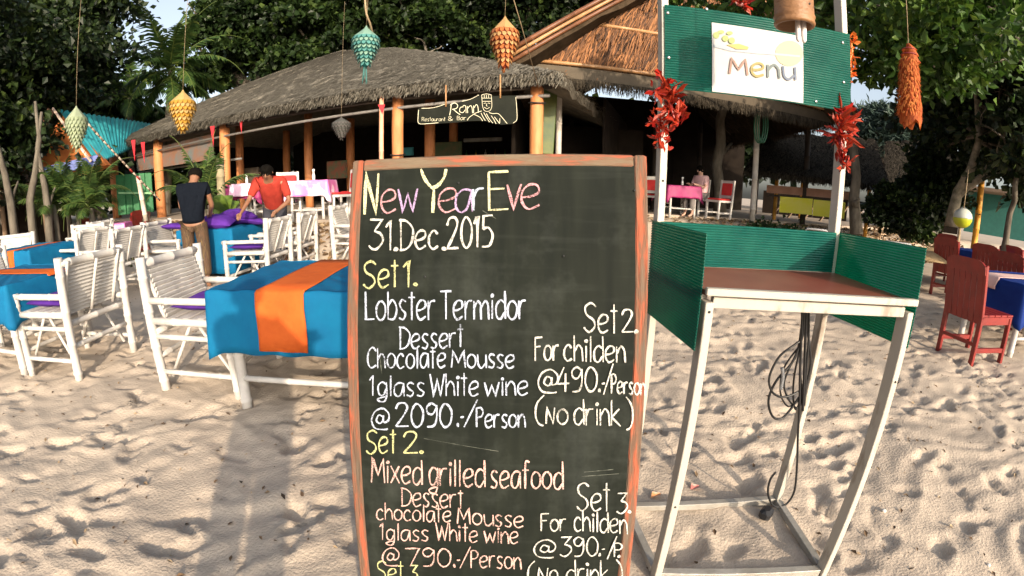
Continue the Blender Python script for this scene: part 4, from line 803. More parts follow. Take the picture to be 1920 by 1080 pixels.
# round float / ball on stick
c_ = at(1805, 409, D=8.6); g_ = gz(c_.x, c_.y); t = thing('float_lamp', 'round float, white above and yellow below, hanging from a twig stand behind the red chairs', 'ball lamp', (c_.x, c_.y, g_))
def ball(z0, z1, r, c, n=18):
    return [(math.sqrt(max(0, r * r - z * z)), z) for z in np.linspace(z0, z1, n)]
m = MB(); m.lathe(ball(.0, .155, .155, 0), (0, 0, c_.z - g_), 18); m.build('upper_half', mat('float_white', (.5, .52, .46), rough=.3), t)
m = MB(); m.lathe(ball(-.155, -.002, .155, 0), (0, 0, c_.z - g_), 18); m.build('lower_half', mat('float_yellow', (.42, .45, .02), rough=.3), t)
m = MB(); m.tube([(0, .05, 0), (.02, .04, .5), (0, .03, c_.z - g_ - .1)], .025, 6); m.build('stand', twine, t)
m = MB(); m.tube([(0, 0, c_.z - g_ + .15), (.01, 0, c_.z - g_ + .42), (.05, .02, c_.z - g_ + .75)], .008, 5); m.build('cord', twine, t)
m = MB(); vs = [(.55 * math.cos(a), .55 * math.sin(a), .58) for a in np.linspace(0, 2 * math.pi, 18)[:-1]]; m.lathe([(.05, .74), (.3, .68), (.55, .57), (.56, .55)], (.1, .6, 0), 18); m.build('thatched_top', mat('straw_top', (.42, .3, .16), (.3, .2, .1), rough=.9, scale=20, bump=.6), t)

# ---- terrace furniture
pink = mat('pink_satin', (.70, .20, .50), (.80, .62, .74), rough=.35, scale=2.2, spec=.5, thr=.5); magenta = mat('magenta_cloth', (.32, .02, .13), (.26, .015, .1), rough=.6)
redc = mat('red_cushion', (.55, .03, .03), (.45, .02, .02), rough=.8)
def make_dining_chair(label, loc, rz, group):
    t = thing('dining_chair', label, 'chair', loc, rz, group); W = .21
    for s in (-1, 1):
        m = MB(); m.beam((-.2, s * W, 0), (-.29, s * W, .95), .045, .045, (0, 1, 0), .004); m.build('leg', whitewood, t)
        m = MB(); m.beam((.21, s * W, 0), (.2, s * W, .44), .045, .045, (0, 1, 0), .004); m.build('leg', whitewood, t)
        m = MB(); m.beam((-.2, s * W, .15), (.2, s * W, .15), .03, .04); m.build('stretcher', whitewood, t)
    m = MB(); m.box((0, 0, .43), (.46, .47, .05), None, .005); m.build('seat', whitewood, t)
    m = MB(); m.box((.01, 0, .475), (.42, .42, .05), None, .02); m.build('seat_pad', redc, t)
    for z in (.90, .56): m = MB(); m.beam((-.2 - .09 * z / .95, -W, z), (-.2 - .09 * z / .95, W, z), .025, .09); m.build('back_rail', whitewood, t)
    m = MB(); m.box((-.262, 0, .73), (.04, .34, .30), Matrix.Rotation(-.1, 3, 'Y'), .01); m.build('back_pad', redc, t)
    return t
dg = 'white dining chairs with red pads on the terrace'
def onT(px, py, D): p = at(px, py, D=D); return p.x, p.y
dc = None
for px, D, a, lab in ((1348, 11.6, 200, 'white terrace chair with red back pad, rightmost beside the tree trunk'), (1305, 12.2, 215, 'white terrace chair holding the seated person in the hall'), (1222, 12.2, 60, 'white terrace chair glimpsed between the board and the left stand post'),
                       (542, 9.6, -60, 'white terrace chair with red pad left of the bright pink table'), (640, 9.4, 215, 'white terrace chair right of the bright pink table, touching the board frame'), (483, 10.6, 200, 'white terrace chair behind the red shirted person'), (662, 10.5, 180, 'white terrace chair half hidden by the upper left corner of the board')):
    x, y = onT(px, 380, D)
    if dc is None: dc = make_dining_chair(lab, (x, y, TZ), R(a), dg)
    else: copy_thing(dc, (x, y, TZ), R(a), lab, dg)
for px, D, w_, a, m_c, lab, lab2 in ((585, 9.5, .85, 10, pink, 'shiny pink and white satin cloth on the terrace table below the middle orange post', 'white terrace table under the shiny pink satin cloth'), (462, 10.6, .8, 15, magenta, 'dark magenta cloth on the terrace table left of the red shirted person', 'terrace table under the dark magenta cloth'), (1268, 12.0, .9, 5, magenta, 'magenta cloth on the table inside the gabled hall', 'white table under the magenta cloth in the hall')):
    x, y = onT(px, 380, D); o = cloth(lab, x, y, w_, w_, .75, .30, R(a), m_c, 3, None, 40, 40, corner=.14, wav=.02); o.location.z = TZ; table(lab2, x, y, w_ - .04, w_ - .04, .744, R(a), whitewood, None, .03, 'terrace_table', TZ)
    q = MB(); q.lathe([(.03, 0), (.032, .1), (.018, .13), (.018, .17), (.03, .2), (.02, .22)], n=10); o = q.build('sauce_bottle', mat('white_bottle', (.8, .8, .78), rough=.3)); o.location = (x + .1, y - .1, TZ + .752); tag(o, 'white bottle standing on ' + lab[:60].split(' on ')[0].split(' cloth')[0] + ' cloth', 'bottle')
# pink topped overlay on the left two
x, y = onT(452, 380, 10.3); o = cloth('pale pink overlay draped on the corner of the dark magenta cloth', x, y, .42, .42, .76, .26, R(35), mat('light_pink', (.78, .42, .62), (.8, .6, .7), rough=.5), 4, None, 24, 24, corner=.1); o.location.z = TZ
# left terrace table and red chairs
x, y = onT(205, 410, 12.4); zt = gz(x, y); t0 = x, y
o = cloth('bright pink and white cloth on the table between red chairs left of the pavilion', x, y, .95, .8, .75, .36, R(30), pink, 5, None, 40, 30, corner=.1); table('table under the bright pink cloth at the left of the pavilion', x, y, .9, .76, .744, R(30), redc, None, .03)
for px, D, a, lab in ((178, 12.2, 20, 'red chair at the left end of the pink clothed table'), (252, 11.8, 215, 'red chair with solid looking back right of the pink clothed table'), (238, 12.8, 190, 'red chair behind the one right of the pink clothed table')):
    x, y = onT(px, 410, D); copy_thing(rc, (x, y, gz(x, y)), R(a), lab, 'red chairs round the pink table at the left')
mg = mat('grey_satin', (.28, .17, .2), rough=.5)

# ================================================================= PEOPLE
skin = mat('skin', (.26, .125, .07), (.21, .10, .055), rough=.55); skin2 = mat('pale_skin', (.5, .3, .22), rough=.55)
hairm = mat('black_hair', (.005, .004, .003), rough=.9, spec=.08, bump=.8, bscale=60)
def skinned(name, verts, edges, radii, m, parent, root=0, sub=2, flat=None):
    me = bpy.data.meshes.new(name); me.from_pydata([tuple(v) for v in verts], edges, []); o = bpy.data.objects.new(name, me); C.objects.link(o)
    md = o.modifiers.new('skin', 'SKIN'); md.use_smooth_shade = True
    for i, r in enumerate(radii):
        sv = me.skin_vertices[0].data[i]; sv.radius = r if isinstance(r, tuple) else (r, r); sv.use_root = (i == root)
    ss = o.modifiers.new('sub', 'SUBSURF'); ss.levels = sub; ss.render_levels = sub
    dg_ = bpy.context.evaluated_depsgraph_get(); ev = o.evaluated_get(dg_); m2 = bpy.data.meshes.new_from_object(ev); o.modifiers.clear(); o.data = m2; m2.materials.clear(); m2.materials.append(m)
    m2.polygons.foreach_set('use_smooth', [True] * len(m2.polygons)); o.parent = parent; return o
def person(label, loc, rz, J, top, bottom, hair_len=.0, hat=None, skinm=skin, sleeves=.55, shoes=True, name='person', vest=False):
    """J: joints in local space, figure facing local -y when rz=0. keys pel, che, nec, hea, shL elL wrL, shR elR wrR, hiL knL anL, hiR knR anR"""
    t = thing(name, label, 'person', loc, rz); V3 = {k: Vector(v) for k, v in J.items()}
    keys = ['pel', 'wai', 'che', 'nec', 'hea']; V3['wai'] = V3['pel'].lerp(V3['che'], .45)
    hd = (V3['hea'] - V3['nec']).normalized(); jaw = V3['nec'].lerp(V3['hea'], .55); fdir = Vector(J.get('face', (0, -1, 0))).normalized()
    names = ['pel', 'wai', 'che', 'nec'] ; vs = [V3[k] for k in names]; rad = [(.13, .11), (.115, .095), (.135, .105), .055]; ed = [(0, 1), (1, 2), (2, 3)]
    def addv(p, r, par): vs.append(Vector(p)); rad.append(r); ed.append((par, len(vs) - 1)); return len(vs) - 1
    a = addv(jaw, .07, 3); a = addv(V3['hea'], .093, a); addv(V3['hea'] + hd * .07, .062, a)
    for s in 'LR':
        a = addv(V3['sh' + s], .052, 2); a = addv(V3['sh' + s].lerp(V3['el' + s], .5), .044, a); a = addv(V3['el' + s], .037, a); a = addv(V3['el' + s].lerp(V3['wr' + s], .4), .036, a); w_ = addv(V3['wr' + s], .024, a)
        h = (V3['wr' + s] - V3['el' + s]).normalized(); a = addv(V3['wr' + s] + h * .05, (.035, .017), w_)
        a = addv(V3['wr' + s] + h * .085, (.034, .014), a)
        a = addv(V3['hi' + s], .085, 0); a = addv(V3['hi' + s].lerp(V3['kn' + s], .5), .072, a); a = addv(V3['kn' + s], .052, a); a = addv(V3['kn' + s].lerp(V3['an' + s], .35), .05, a); a = addv(V3['an' + s], .034, a)
        f = addv(V3['an' + s] + Vector((0, 0, -.05)) + fdir * .04, .036, a); addv(V3['an' + s] + Vector((0, 0, -.062)) + fdir * .15, .03, f)
    body = skinned('body', vs, ed, rad, skinm, t)
    # fingers and thumbs
    for s in 'LR':
        h = (V3['wr' + s] - V3['el' + s]).normalized(); side = h.cross(Vector((0, 0, 1))).normalized() if abs(h.z) < .95 else Vector((1, 0, 0)); nn = side.cross(h)
        p0 = V3['wr' + s] + h * .085
        for k, (o_, l) in enumerate(((-.028, .062), (-.009, .075), (.010, .07), (.028, .055))):
            b = MB(); q = p0 + side * o_; b.tube([q - h * .02, q + h * l * .4, q + h * l * .75 - nn * .01, q + h * l - nn * .026], [.0085, .0085, .0075, .005], 6); b.build('finger', skinm, t)
        b = MB(); q = V3['wr' + s] + h * .03 + side * .03; b.tube([q - side * .01, q + side * .022 + h * .025, q + side * .028 + h * .05 - nn * .008], [.011, .0095, .007], 6); b.build('thumb', skinm, t)
    # face: nose, ears, eyes, mouth
    hx = fdir.cross(hd).normalized(); he = V3['hea']
    b = MB(); b.tube([he + fdir * .085 + hd * .02, he + fdir * .112 - hd * .02, he + fdir * .09 - hd * .03], [.008, .015, .008], 6); b.build('nose', skinm, t)
    for s in (-1, 1):
        b = MB(); b.lathe([(.004, -.006), (.018, 0), (.024, .006), (.004, .01)], n=8); o = b.build('ear', skinm, t); o.location = he + hx * s * .088; o.rotation_mode = 'QUATERNION'; o.rotation_quaternion = (hx * s).to_track_quat('Z', 'Y')
        b = MB(); b.lathe([(.002, -.008), (.011, 0), (.002, .008)], n=8); o = b.build('eye', mat('eye_dark', (.02, .015, .012), rough=.2), t); o.location = he + fdir * .082 + hx * s * .032 + hd * .012
    b = MB(); b.tube([he + fdir * .086 + hx * x - hd * .052 for x in (-.022, 0, .022)], .005, 5); b.build('mouth', mat('lips', (.2, .07, .05), rough=.6), t)
    # hair
    b = MB(); vs2 = []; n = 16; k = 9
    for i in range(k + 1):
        th_ = i / k * R(128)
        for j in range(n):
            ph = 2 * math.pi * j / n; dirv = hd * math.cos(th_) + (hx * math.cos(ph) + fdir * math.sin(ph)) * math.sin(th_)
            back = -dirv.dot(fdir); r_ = .104 + .005 * math.sin(j * 3.1 + i) + .006 * math.sin(j * 7.7 + i * 2.3)
            if dirv.dot(fdir) > .35 and dirv.dot(hd) < .62: r_ = .084
            vs2.append(he + hd * .012 + dirv * r_ * (1.0 if back < 0 else 1.03))
    b.add(vs2, [(i * n + j, i * n + (j + 1) % n, (i + 1) * n + (j + 1) % n, (i + 1) * n + j) for i in range(k) for j in range(n)], True); b.build('hair', hairm, t)
    # shirt: torso and sleeves
    vs = [V3['pel'] + (V3['che'] - V3['pel']) * -.22, V3['wai'], V3['che'], V3['che'].lerp(V3['nec'], .86)]; rad = [(.17, .15), (.168, .15), (.19, .155), .105]; ed = [(0, 1), (1, 2), (2, 3)]
    for s in 'LR':
        a = addv(V3['sh' + s], .088, 2); 
        if sleeves > 0: a = addv(V3['sh' + s].lerp(V3['el' + s], sleeves), .066, a); addv(V3['sh' + s].lerp(V3['el' + s], sleeves + .22), .064, a)
    skinned('shirt', vs, ed, rad, top, t, root=1)
    vs = [V3['pel'] + Vector((0, 0, .03))]; rad = [(.158, .13)]; ed = []
    for s in 'LR':
        a = addv(V3['hi' + s] + Vector((0, 0, -.03)), .108, 0); a = addv(V3['hi' + s].lerp(V3['kn' + s], .5), .098, a); a = addv(V3['kn' + s], .085, a); a = addv(V3['kn' + s].lerp(V3['an' + s], .55), .078, a); addv(V3['kn' + s].lerp(V3['an' + s], .9), .076, a)
    skinned('trousers', vs, ed, rad, bottom, t)
    return t
plaid = mat('brown_plaid', (.085, .045, .022), (.035, .02, .013), rough=.85, scale=9, vec=(7, 7, .35), thr=.5, col3=(.14, .09, .035), detail=2)
navyt = mat('dark_knit', (.003, .005, .009), (.005, .007, .012), spec=.1, rough=.9, scale=30, bump=.3)
redt = mat('coral_red_cotton', (.36, .04, .026), (.28, .03, .02), spec=.15, rough=.85, scale=12, bump=.2)
standing = dict(pel=(0, 0, .93), che=(0, -.05, 1.27), nec=(0, -.10, 1.43), hea=(0, -.19, 1.53), face=(0, -.8, -.6), shL=(.185, -.06, 1.36), elL=(.23, -.16, 1.10), wrL=(.15, -.36, 1.0), shR=(-.185, -.06, 1.36), elR=(-.23, -.16, 1.10), wrR=(-.13, -.38, .99),
                hiL=(.10, 0, .86), knL=(.11, -.02, .48), anL=(.12, .02, .09), hiR=(-.10, 0, .86), knR=(-.12, -.02, .48), anR=(-.13, .02, .09))
mp = at(368, 470, D=6.85); person('person seen from behind in dark vest and baggy brown striped trousers by the purple cushions', (mp.x, mp.y, gz(mp.x, mp.y)), R(180 + 20), standing, navyt, plaid, sleeves=.2)
bend = dict(pel=(0, .12, .93), che=(0, -.16, 1.20), nec=(0, -.29, 1.30), hea=(0, -.375, 1.405), face=(0, -.85, -.52), shL=(.20, -.18, 1.26), elL=(.30, -.26, .98), wrL=(.16, -.44, .86), shR=(-.20, -.18, 1.26), elR=(-.30, -.30, 1.02), wrR=(-.36, -.52, .86),
            hiL=(.10, .12, .86), knL=(.11, .05, .47), anL=(.12, .1, .09), hiR=(-.10, .12, .86), knR=(-.12, .05, .47), anR=(-.13, .1, .09))
mp = at(513, 400, D=7.35); person('person in a coral red shirt leaning over the blue table, facing camera, head down', (mp.x, mp.y, gz(mp.x, mp.y) + .11), R(18), bend, redt, mat('dark_trousers', (.03, .03, .04), rough=.9), sleeves=.6)
sit = dict(pel=(0, .02, .56), che=(0, .0, .90), nec=(0, -.02, 1.05), hea=(0, -.05, 1.18), face=(0, -1, -.2), shL=(.18, 0, .98), elL=(.22, -.1, .74), wrL=(.12, -.32, .8), shR=(-.18, 0, .98), elR=(-.22, -.1, .74), wrR=(-.12, -.32, .8),
           hiL=(.10, -.02, .54), knL=(.11, -.44, .52), anL=(.11, -.42, .09), hiR=(-.10, -.02, .54), knR=(-.11, -.44, .52), anR=(-.11, -.42, .09))
x, y = onT(1312, 380, 12.2); person('person in a pale pink top sitting sideways on a white chair in the hall', (x, y, TZ), R(-62), sit, mat('pink_top', (.72, .45, .45), rough=.8), mat('grey_trousers', (.2, .18, .17), rough=.9), skinm=skin2)
photog = dict(standing); photog.update(pel=(0, 0, .95), che=(0, 0, 1.28), nec=(0, 0, 1.47), hea=(0, -.02, 1.60), face=(0, -1, -.1), shL=(.19, 0, 1.40), elL=(.24, -.16, 1.17), wrL=(.02, -.24, 1.24), shR=(-.19, 0, 1.40), elR=(-.30, -.10, 1.18), wrR=(-.26, -.27, 1.24), anL=(.11, .0, .09), anR=(-.11, .0, .09), knL=(.10, -.02, .5), knR=(-.10, -.02, .5))
person('person taking the photograph, whose long shadow falls across the sand and the blue cloth', (-.36, -.42, .0), R(180), photog, mat('grey_cotton', (.25, .25, .26), rough=.9), mat('beige_shorts', (.4, .33, .25), rough=.9), name='person')
# ================================================================= CHALKBOARD
def plane_pt(px, py, q, n):
    d = _dir(px, py); c = Vector((0, 0, CAM_H)); return c + d * ((q - c).dot(n) / d.dot(n))
TL = Vector((-.3682, 1.017, 1.3575)); Hh = Vector((.99499, -.09748, .02236)).normalized(); Up = Vector((.00084, .23172, .97278)).normalized(); Nn = Hh.cross(Up).normalized(); Up = Nn.cross(Hh).normalized()
if Nn.y > 0: Nn = -Nn           # towards the camera
BW = .652; BL = TL.z / Up.z + .01
o0 = TL + Hh * (BW / 2) - Up * BL
bd = thing('chalkboard', 'tall chalkboard with worn salmon wooden frame and hand-chalked New Year menu, standing on the sand', 'menu board', (0, 0, 0))
bd.matrix_basis = Matrix(((Hh.x, -Nn.x, Up.x, o0.x), (Hh.y, -Nn.y, Up.y, o0.y), (Hh.z, -Nn.z, Up.z, o0.z), (0, 0, 0, 1)))
bdi = bd.matrix_basis.inverted()
def B2(px, py): v = bdi @ plane_pt(px, py, TL, Nn); return v.x, v.z
bm_ = bpy.data.materials.new('chalkboard_paint'); bm_.use_nodes = True; N = bm_.node_tree.nodes; L = bm_.node_tree.links; p = N['Principled BSDF']
tc = N.new('ShaderNodeTexCoord'); mp1 = N.new('ShaderNodeMapping'); mp1.inputs['Scale'].default_value = (14, 14, 1.6); L.new(tc.outputs['Object'], mp1.inputs[0])
n1_ = N.new('ShaderNodeTexNoise'); n1_.inputs['Scale'].default_value = 2.2; n1_.inputs['Detail'].default_value = 8; L.new(mp1.outputs[0], n1_.inputs['Vector'])
n2_ = N.new('ShaderNodeTexNoise'); n2_.inputs['Scale'].default_value = 3.2; n2_.inputs['Detail'].default_value = 6; n2_.inputs['Roughness'].default_value = .7; L.new(tc.outputs['Object'], n2_.inputs['Vector'])
mp3 = N.new('ShaderNodeMapping'); mp3.inputs['Scale'].default_value = (2, 2, 26); mp3.inputs['Rotation'].default_value = (0, .06, 0); L.new(tc.outputs['Object'], mp3.inputs[0])
n3_ = N.new('ShaderNodeTexNoise'); n3_.inputs['Scale'].default_value = 2.5; n3_.inputs['Detail'].default_value = 7; L.new(mp3.outputs[0], n3_.inputs['Vector'])
c1 = N.new('ShaderNodeValToRGB'); c1.color_ramp.elements[0].color = (.0055, .0078, .0056, 1); c1.color_ramp.elements[1].color = (.0115, .0145, .0100, 1); c1.color_ramp.elements[0].position = .35; c1.color_ramp.elements[1].position = .7; L.new(n1_.outputs['Fac'], c1.inputs[0])
c2 = N.new('ShaderNodeValToRGB'); c2.color_ramp.elements[0].position = .5; c2.color_ramp.elements[1].position = .78; c2.color_ramp.elements[0].color = (0, 0, 0, 1); c2.color_ramp.elements[1].color = (.028, .031, .028, 1); L.new(n2_.outputs['Fac'], c2.inputs[0])
c3 = N.new('ShaderNodeValToRGB'); c3.color_ramp.elements[0].position = .52; c3.color_ramp.elements[1].position = .8; c3.color_ramp.elements[0].color = (0, 0, 0, 1); c3.color_ramp.elements[1].color = (.008, .009, .008, 1); L.new(n3_.outputs['Fac'], c3.inputs[0])
def addc(a, b):
    m = N.new('ShaderNodeMix'); m.data_type = 'RGBA'; m.blend_type = 'ADD'; m.inputs[0].default_value = 1; L.new(a, m.inputs[6]); L.new(b, m.inputs[7]); return m.outputs[2]
L.new(addc(addc(c1.outputs[0], c2.outputs[0]), c3.outputs[0]), p.inputs['Base Color']); p.inputs['Roughness'].default_value = .75; p.inputs['Specular IOR Level'].default_value = .15
bp = N.new('ShaderNodeBump'); bp.inputs['Strength'].default_value = .25; bp.inputs['Distance'].default_value = .004; L.new(n1_.outputs['Fac'], bp.inputs['Height']); L.new(bp.outputs[0], p.inputs['Normal'])
m = MB(); m.box((0, .0115, BL / 2), (BW - .012, .018, BL - .012)); m.build('panel', bm_, bd)
fr_v = mat('worn_salmon_frame', (.31, .085, .045), (.16, .08, .05), rough=.85, scale=7, vec=(9, 9, 1.1), bump=.9, bscale=9, thr=.45, col3=(.12, .09, .065), detail=9, spec=.2)
fr_h = mat('worn_salmon_frame_top', (.29, .085, .048), (.16, .095, .06), rough=.8, scale=7, vec=(1.1, 9, 9), bump=.9, bscale=9, thr=.44, col3=(.16, .12, .08), detail=9, spec=.2)
fw_ = .0270
m = MB(); m.box((-BW / 2 + fw_ / 2, .0105, BL / 2), (fw_, .021, BL), None, .003); m.build('frame_plank', fr_v, bd)
m = MB(); m.box((BW / 2 - fw_ / 2, .0105, BL / 2), (fw_, .021, BL), None, .003); m.build('frame_plank', fr_v, bd)
m = MB(); m.box((0, .0105, BL - fw_ / 2), (BW - 2 * fw_ - .001, .020, fw_), None, .003); m.build('frame_plank', fr_h, bd)
m = MB(); m.box((0, .0105, .05), (BW - 2 * fw_ - .001, .020, .05), None, .003); m.build('frame_plank', fr_h, bd)
for s in (-1, 1):
    m = MB(); m.beam((s * (BW / 2 - .05), .03, BL * .9), (s * (BW / 2 - .05), .60, .13), .03, .035, (0, 1, 0)); m.build('prop_leg', fr_v, bd)
    m = MB(); m.lathe([(.004, 0), (.006, .003), (.003, .006)], n=8); 
for (px, py) in ((1190, 357), (1057, 480), (860, 343), (717, 400), (797, 519)):
    x, z = B2(px, py); m = MB(); m.lathe([(.0022, 0), (.0022, .0015)], n=7); o = m.build('nail', mat('nail', (.02, .02, .02), rough=.5), bd); o.location = (x, -.0002, z); o.rotation_euler = (R(90), 0, 0)
G = {
'N': (1.1, 'l0,0 .1,2 .84,0 1,2'), 'e': (.95, 's.05,.48 .5,.52 .9,.68 .85,.95 .5,1.02 .1,.75 .06,.3 .4,0 .95,.18'), 'w': (1.3, 'l0,1 .25,.02 .5,.8 .74,.02 1,1'), 'Y': (1.3, 's0,2 .12,1.62 .3,1.3 .5,1.1;s1,2 .92,1.62 .72,1.3 .48,1.1;l.52,1.25 .47,0'),
'a': (.95, 's.9,.95 .5,1.02 .1,.75 .06,.25 .35,0 .7,.2 .92,.85;l.92,1 .98,0'), 'r': (.7, 'l0,1 .05,0;s.05,.55 .35,.95 .95,1'), 'E': (1.0, 'l0,2 .03,0 1,.03;l0,2 1,2.02;l0,1.1 .8,1.12'), 'v': (.9, 'l0,1 .45,0 1,1.05'),
'3': (.9, 'l.1,1.95 .95,2 .4,1.2;s.4,1.2 .85,1.05 1,.6 .6,.05 .25,0 0,.2'), '1': (.5, 'l0,1.5 .6,2 .58,0'), '.': (.35, 's.5,.02 .25,.1 .5,.2 .75,.1 .5,.02'), ',': (.3, 'l.5,.1 .3,-.1'), 'D': (1.15, 'l.12,2 .14,0;s.0,1.95 .55,1.85 1,1.3 .9,.5 .55,.08 .05,0'),
'c': (.85, 's.9,.8 .55,1.02 .12,.75 .08,.28 .45,0 .95,.15'), '2': (1, 's.05,1.5 .25,1.95 .7,2 .9,1.6 .6,.9 .05,.02;l.05,.02 1,.05'), '0': (.95, 's.5,2 .12,1.5 .08,.6 .45,0 .88,.4 .95,1.4 .5,2'), '5': (.9, 'l1,2.05 .15,2 .12,1.15;s.12,1.15 .6,1.25 1,.75 .7,.1 0,.03'),
'S': (1.05, 's1,1.75 .6,2 .12,1.72 .2,1.2 .75,.85 .9,.4 .5,0 .2,.08 0,.3'), 't': (.62, 'l.5,2.05 .52,0;l0,1.4 1,1.42'), 'L': (.85, 'l0,2 .05,0 1,.03'), 'o': (.95, 's.5,1 .1,.75 .08,.25 .48,0 .9,.25 .92,.75 .5,1'), 'b': (.9, 'l.02,2 .05,0;s.05,.7 .5,1.02 .95,.6 .7,.05 .05,.03'),
's': (.75, 's.92,.9 .5,1.02 .15,.8 .4,.52 .85,.3 .6,0 .05,.08'), 'T': (1.05, 'l0,2 1,2.02;l.5,2 .52,0'), 'm': (1.4, 'l0,1 .02,0;s.02,.6 .25,1 .45,.8;l.45,.8 .48,0;s.48,.6 .75,1 .95,.8;l.95,.8 1,0'), 'i': (.28, 'l.5,1 .5,0;s.5,1.35 .2,1.5 .5,1.62 .85,1.5 .5,1.35'),
'd': (.95, 's.88,.85 .5,1.0 .08,.7 .1,.15 .5,0 .88,.35;l.92,2 .98,0'), 'h': (.85, 'l0,2 .03,0;s.03,.6 .5,1.02 .9,.75;l.9,.75 1,0'), 'l': (.28, 'l.5,2 .52,0'), 'g': (.9, 's.88,.85 .5,1.02 .1,.7 .2,.12 .6,.05 .9,.5;s.92,1 .95,.1 .75,-.4 .3,-.45 .05,-.28 .5,-.12 .85,-.1'),
'M': (1.3, 'l0,0 .12,2 .5,.6 .88,2 1,0'), 'u': (.9, 's0,1 .08,.25 .45,0 .9,.35;l.95,1 1,0'), 'W': (1.4, 'l0,2 .28,.02 .5,1.6 .72,.02 1,2'), 'n': (.85, 'l0,1 .02,0;s.02,.55 .5,1.02 .9,.75;l.9,.75 1,0'),
'@': (1.2, 's.68,1.25 .45,1.4 .3,.9 .5,.62 .68,.9 .7,1.35;s.7,1.35 .72,.7 .98,.9 1,1.5 .65,2 .2,1.7 0,.9 .2,.15 .75,.02 .95,.1'), '9': (.85, 's.88,1.75 .5,2 .08,1.65 .2,1.15 .6,1.1 .9,1.6;s.92,1.85 .95,.8 .7,.1 .1,0'), '-': (.45, 'l0,.75 1,.8'), '/': (.75, 'l0,-.15 1,2.3'),
'P': (.85, 'l.05,2 .05,0;s0,1.95 .6,2 .95,1.6 .7,1.1 .05,1'), 'x': (.85, 'l0,1 1,0;l.95,1 .02,0'), 'f': (.7, 's1,1.85 .6,2 .42,1.6 .42,0;l0,1.15 .9,1.18'), 'F': (.9, 'l.05,2 .05,0;l0,2 1,2.05;l.05,1.2 .75,1.25'), '4': (.95, 'l.6,2 .02,.65 1,.7;l.72,1.5 .7,0'),
'7': (.95, 'l0,1.95 1,2 .35,0'), '(': (.5, 's1,2.3 .3,1.6 .15,.6 .45,-.1 .95,-.3'), ')': (.5, 's0,2.3 .7,1.6 .85,.6 .55,-.1 .05,-.3'), 'k': (.85, 'l.02,2 .03,0;l.85,1.05 .05,.5 1,-.02'), 'C': (1.0, 's1,1.6 .6,2 .15,1.55 .06,.6 .4,0 1,.25'), ':': (.3, 's.5,.05 .3,.13 .5,.2 .7,.1 .5,.05;s.5,.95 .3,1.03 .5,1.1 .7,1 .5,.95'),
'R': (1.0, 'l.05,2 .02,0;s0,1.95 .6,2 .95,1.6 .6,1.1 .05,1;l.4,1.05 1,0'), '&': (1.0, 's1,.8 .6,0 .1,.2 .2,.8 .7,1.5 .4,2 .15,1.5 .9,0'), 'B': (.9, 'l0,2 .02,0;s0,2 .8,1.8 .7,1.2 .05,1.05;s.05,1.05 .95,.9 .9,.2 .02,0')}
def parse(g):
    out = []
    for s in g.split(';'):
        pts = [tuple(float(c) for c in q.split(',')) for q in s[1:].split()]
        if s[0] == 's' and len(pts) > 2:
            q = []; P = [pts[0]] + pts + [pts[-1]]
            if pts[0] == pts[-1]: P[0] = pts[-2]; P[-1] = pts[1]
            for i in range(1, len(P) - 2):
                for t in (0, .2, .4, .6, .8):
                    a = [.5 * ((2 * P[i][k]) + (-P[i - 1][k] + P[i + 1][k]) * t + (2 * P[i - 1][k] - 5 * P[i][k] + 4 * P[i + 1][k] - P[i + 2][k]) * t * t + (-P[i - 1][k] + 3 * P[i][k] - 3 * P[i + 1][k] + P[i + 2][k]) * t ** 3) for k in (0, 1)]; q.append(tuple(a))
            q.append(pts[-1]); pts = q
        else:
            q = [pts[0]]
            for a, b in zip(pts, pts[1:]):
                q += [(a[0] + (b[0] - a[0]) * t, a[1] + (b[1] - a[1]) * t) for t in (.33, .66, 1)]
            pts = q
        out.append((pts, s[0]))
    return out
GP = {k: (w_, parse(g)) for k, (w_, g) in G.items()}
SL = [0]
def ribbon(mb, pts, w, off, jit=.0, face=-1):
    """flat strip along 2-D pts (x,z) at y=-off"""
    n = len(pts); vs = []
    for i in range(n):
        a = pts[max(0, i - 1)]; b = pts[min(n - 1, i + 1)]; dx, dz = b[0] - a[0], b[1] - a[1]; l = math.hypot(dx, dz) or 1e-6; nx_, nz_ = -dz / l, dx / l
        if 0 < i < n - 1:
            p_, q_ = pts[i - 1], pts[i + 1]; u = (pts[i][0] - p_[0], pts[i][1] - p_[1]); v = (q_[0] - pts[i][0], q_[1] - pts[i][1]); lu = math.hypot(*u) or 1e-6; lv = math.hypot(*v) or 1e-6; c = (u[0] * v[0] + u[1] * v[1]) / lu / lv; k = 1 / max(.55, math.sqrt(max(0, (1 + c) / 2)))
        else: k = 1
        e = w / 2 * k * (1 + jit * random.uniform(-1, 1)) * (1 + .22 * math.sin(i * .55 + off * 9e4)) * (.75 if i in (0, n - 1) else 1)
        vs += [(pts[i][0] + nx_ * e, -off, pts[i][1] + nz_ * e), (pts[i][0] - nx_ * e, -off, pts[i][1] - nz_ * e)]
    mb.add(vs, [(2 * i, 2 * i + 1, 2 * i + 3, 2 * i + 2) for i in range(n - 1)])
